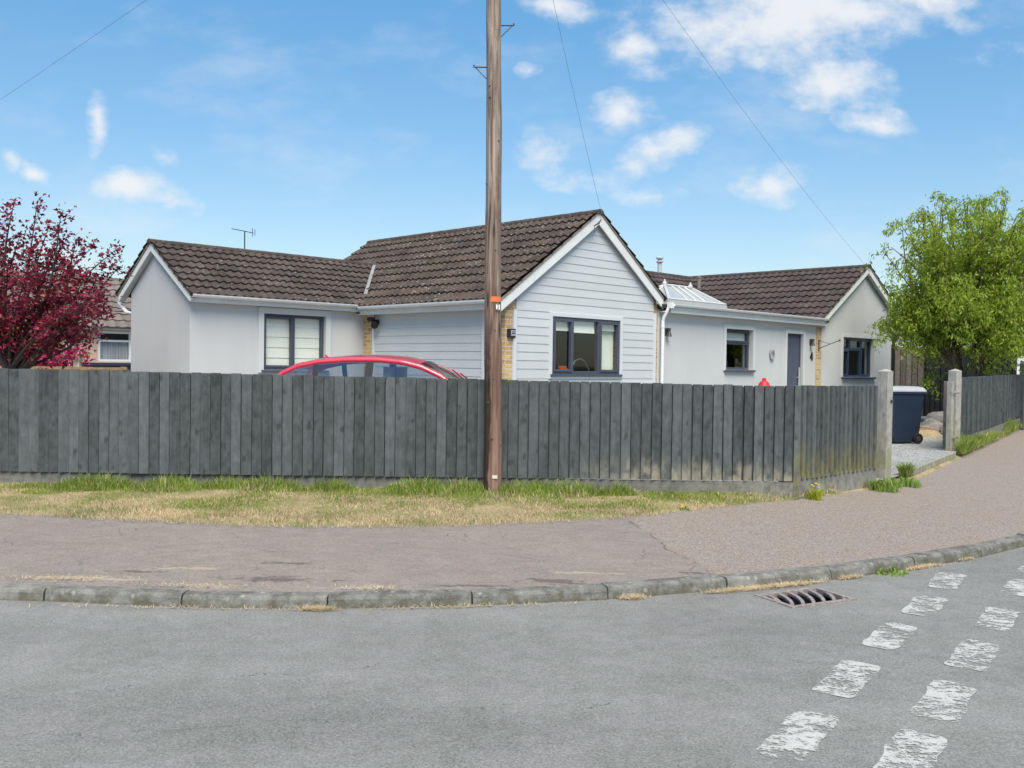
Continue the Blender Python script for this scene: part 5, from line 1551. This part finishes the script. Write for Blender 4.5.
wv = W.n('ShaderNodeVectorMath', operation='ADD'); W.l(cv.outputs[0], wv.inputs[0]); W.l(scl.outputs[0], wv.inputs[1])
def UVp(px, py): return ((px-512)/F_PX, (365+.014*(px-512)-py)/F_PX)
BL = [(800,8,165,56,-8,1.1),(905,2,70,22,0,.9),(825,88,58,26,10,.85),(868,128,34,14,15,.75),(720,45,34,26,30,.75),(770,182,46,20,0,.75),
      (655,148,48,20,-22,.95),(612,112,44,20,-12,.85),(628,48,42,26,15,.85),(548,6,44,18,10,.95),(640,198,34,14,10,.6),(545,155,30,22,30,.55),(585,180,40,14,0,.5),
      (32,166,24,11,18,.95),(6,158,12,10,0,.8),(132,190,46,17,14,1.0),(98,118,11,34,-6,.75),(60,250,45,14,0,.7),(165,210,30,10,10,.6),(520,74,16,7,-10,.35),(168,165,16,10,20,.4),(1010,60,60,18,-10,.3),(960,30,40,14,0,.4),
      (-120,120,90,40,0,.9),(-260,60,120,40,10,.9),(1180,120,110,40,-5,.9),(1320,40,150,50,0,.9),(660,-80,200,60,0,.8),(200,-90,160,50,0,.7)]
acc = None
for (px, py, rx, ry, an, amt) in BL:
    uu_, vv_ = UVp(px, py)
    mp_ = W.n('ShaderNodeMapping', vector_type='TEXTURE'); W.l(wv.outputs[0], mp_.inputs[0])
    mp_.inputs['Location'].default_value = (uu_, vv_, 0); mp_.inputs['Rotation'].default_value = (0,0,R(-an)); mp_.inputs['Scale'].default_value = (rx/F_PX*1.35, ry/F_PX*1.35, 1)
    sxy = W.sep(mp_.outputs[0])
    ln_ = W.math('SQRT', W.math('ADD', W.math('MULTIPLY', sxy[0], sxy[0]), W.math('MULTIPLY', sxy[1], sxy[1])))
    k = W.math('MULTIPLY', W.math('SUBTRACT', 1, ln_, clamp=True), amt)
    acc = k if acc is None else W.math('MAXIMUM', acc, k)
n2 = W.noise(W.mapv(cv.outputs[0], (1,1.5,1)), 20, 8, .62)
n3 = W.noise(cv.outputs[0], 5.5, 4, .6)
dens = W.math('ADD', acc, W.math('ADD', W.mr(n2, .25, .75, -.42, .42), W.mr(n3, .25, .75, -.18, .18)))
cl = W.ramp(dens, .0, 1.0)
cl = W.math('MULTIPLY', cl, W.ramp(acc, .0, .16))
wisp = W.math('MULTIPLY', W.ramp(W.noise(W.mapv(cv.outputs[0], (1.2,2.6,1)), 4.5, 6, .6), .46, .80), .34)
cl = W.math('MAXIMUM', cl, wisp)
cl = W.math('MULTIPLY', cl, W.ramp(sy, .05, .2))
# sky colour grading (whole dome, seen and cast alike)
hs = W.n('ShaderNodeHueSaturation'); hs.inputs['Saturation'].default_value = 1.0; hs.inputs['Value'].default_value = 1.0; W.l(sky.outputs[0], hs.inputs['Color'])
el = W.math('DIVIDE', sz, W.math('MAXIMUM', W.math('SQRT', W.math('ADD', W.math('MULTIPLY', sx, sx), W.math('MULTIPLY', sy, sy))), .01))
grade = W.mix(W.mr(el, .10, .40, 0, 1), (.645,.675,.67), (.47,.795,.88))
skyc = W.mix(1.0, hs.outputs[0], grade, 'MULTIPLY')
cloudc = (4.2, 4.25, 4.35, 1)
mixc = W.mix(W.math('MULTIPLY', cl, .92), skyc, cloudc)
W.l(mixc, bgd.inputs[0]); bgd.inputs[1].default_value = .05

scene.render.engine = 'CYCLES'
scene.view_settings.view_transform = 'Standard'; scene.view_settings.look = 'None'
scene.view_settings.exposure = 2.1; scene.view_settings.gamma = 1.0
scene.cycles.max_bounces = 8; scene.cycles.transparent_max_bounces = 16
scene.render.resolution_x = 1024; scene.render.resolution_y = 768
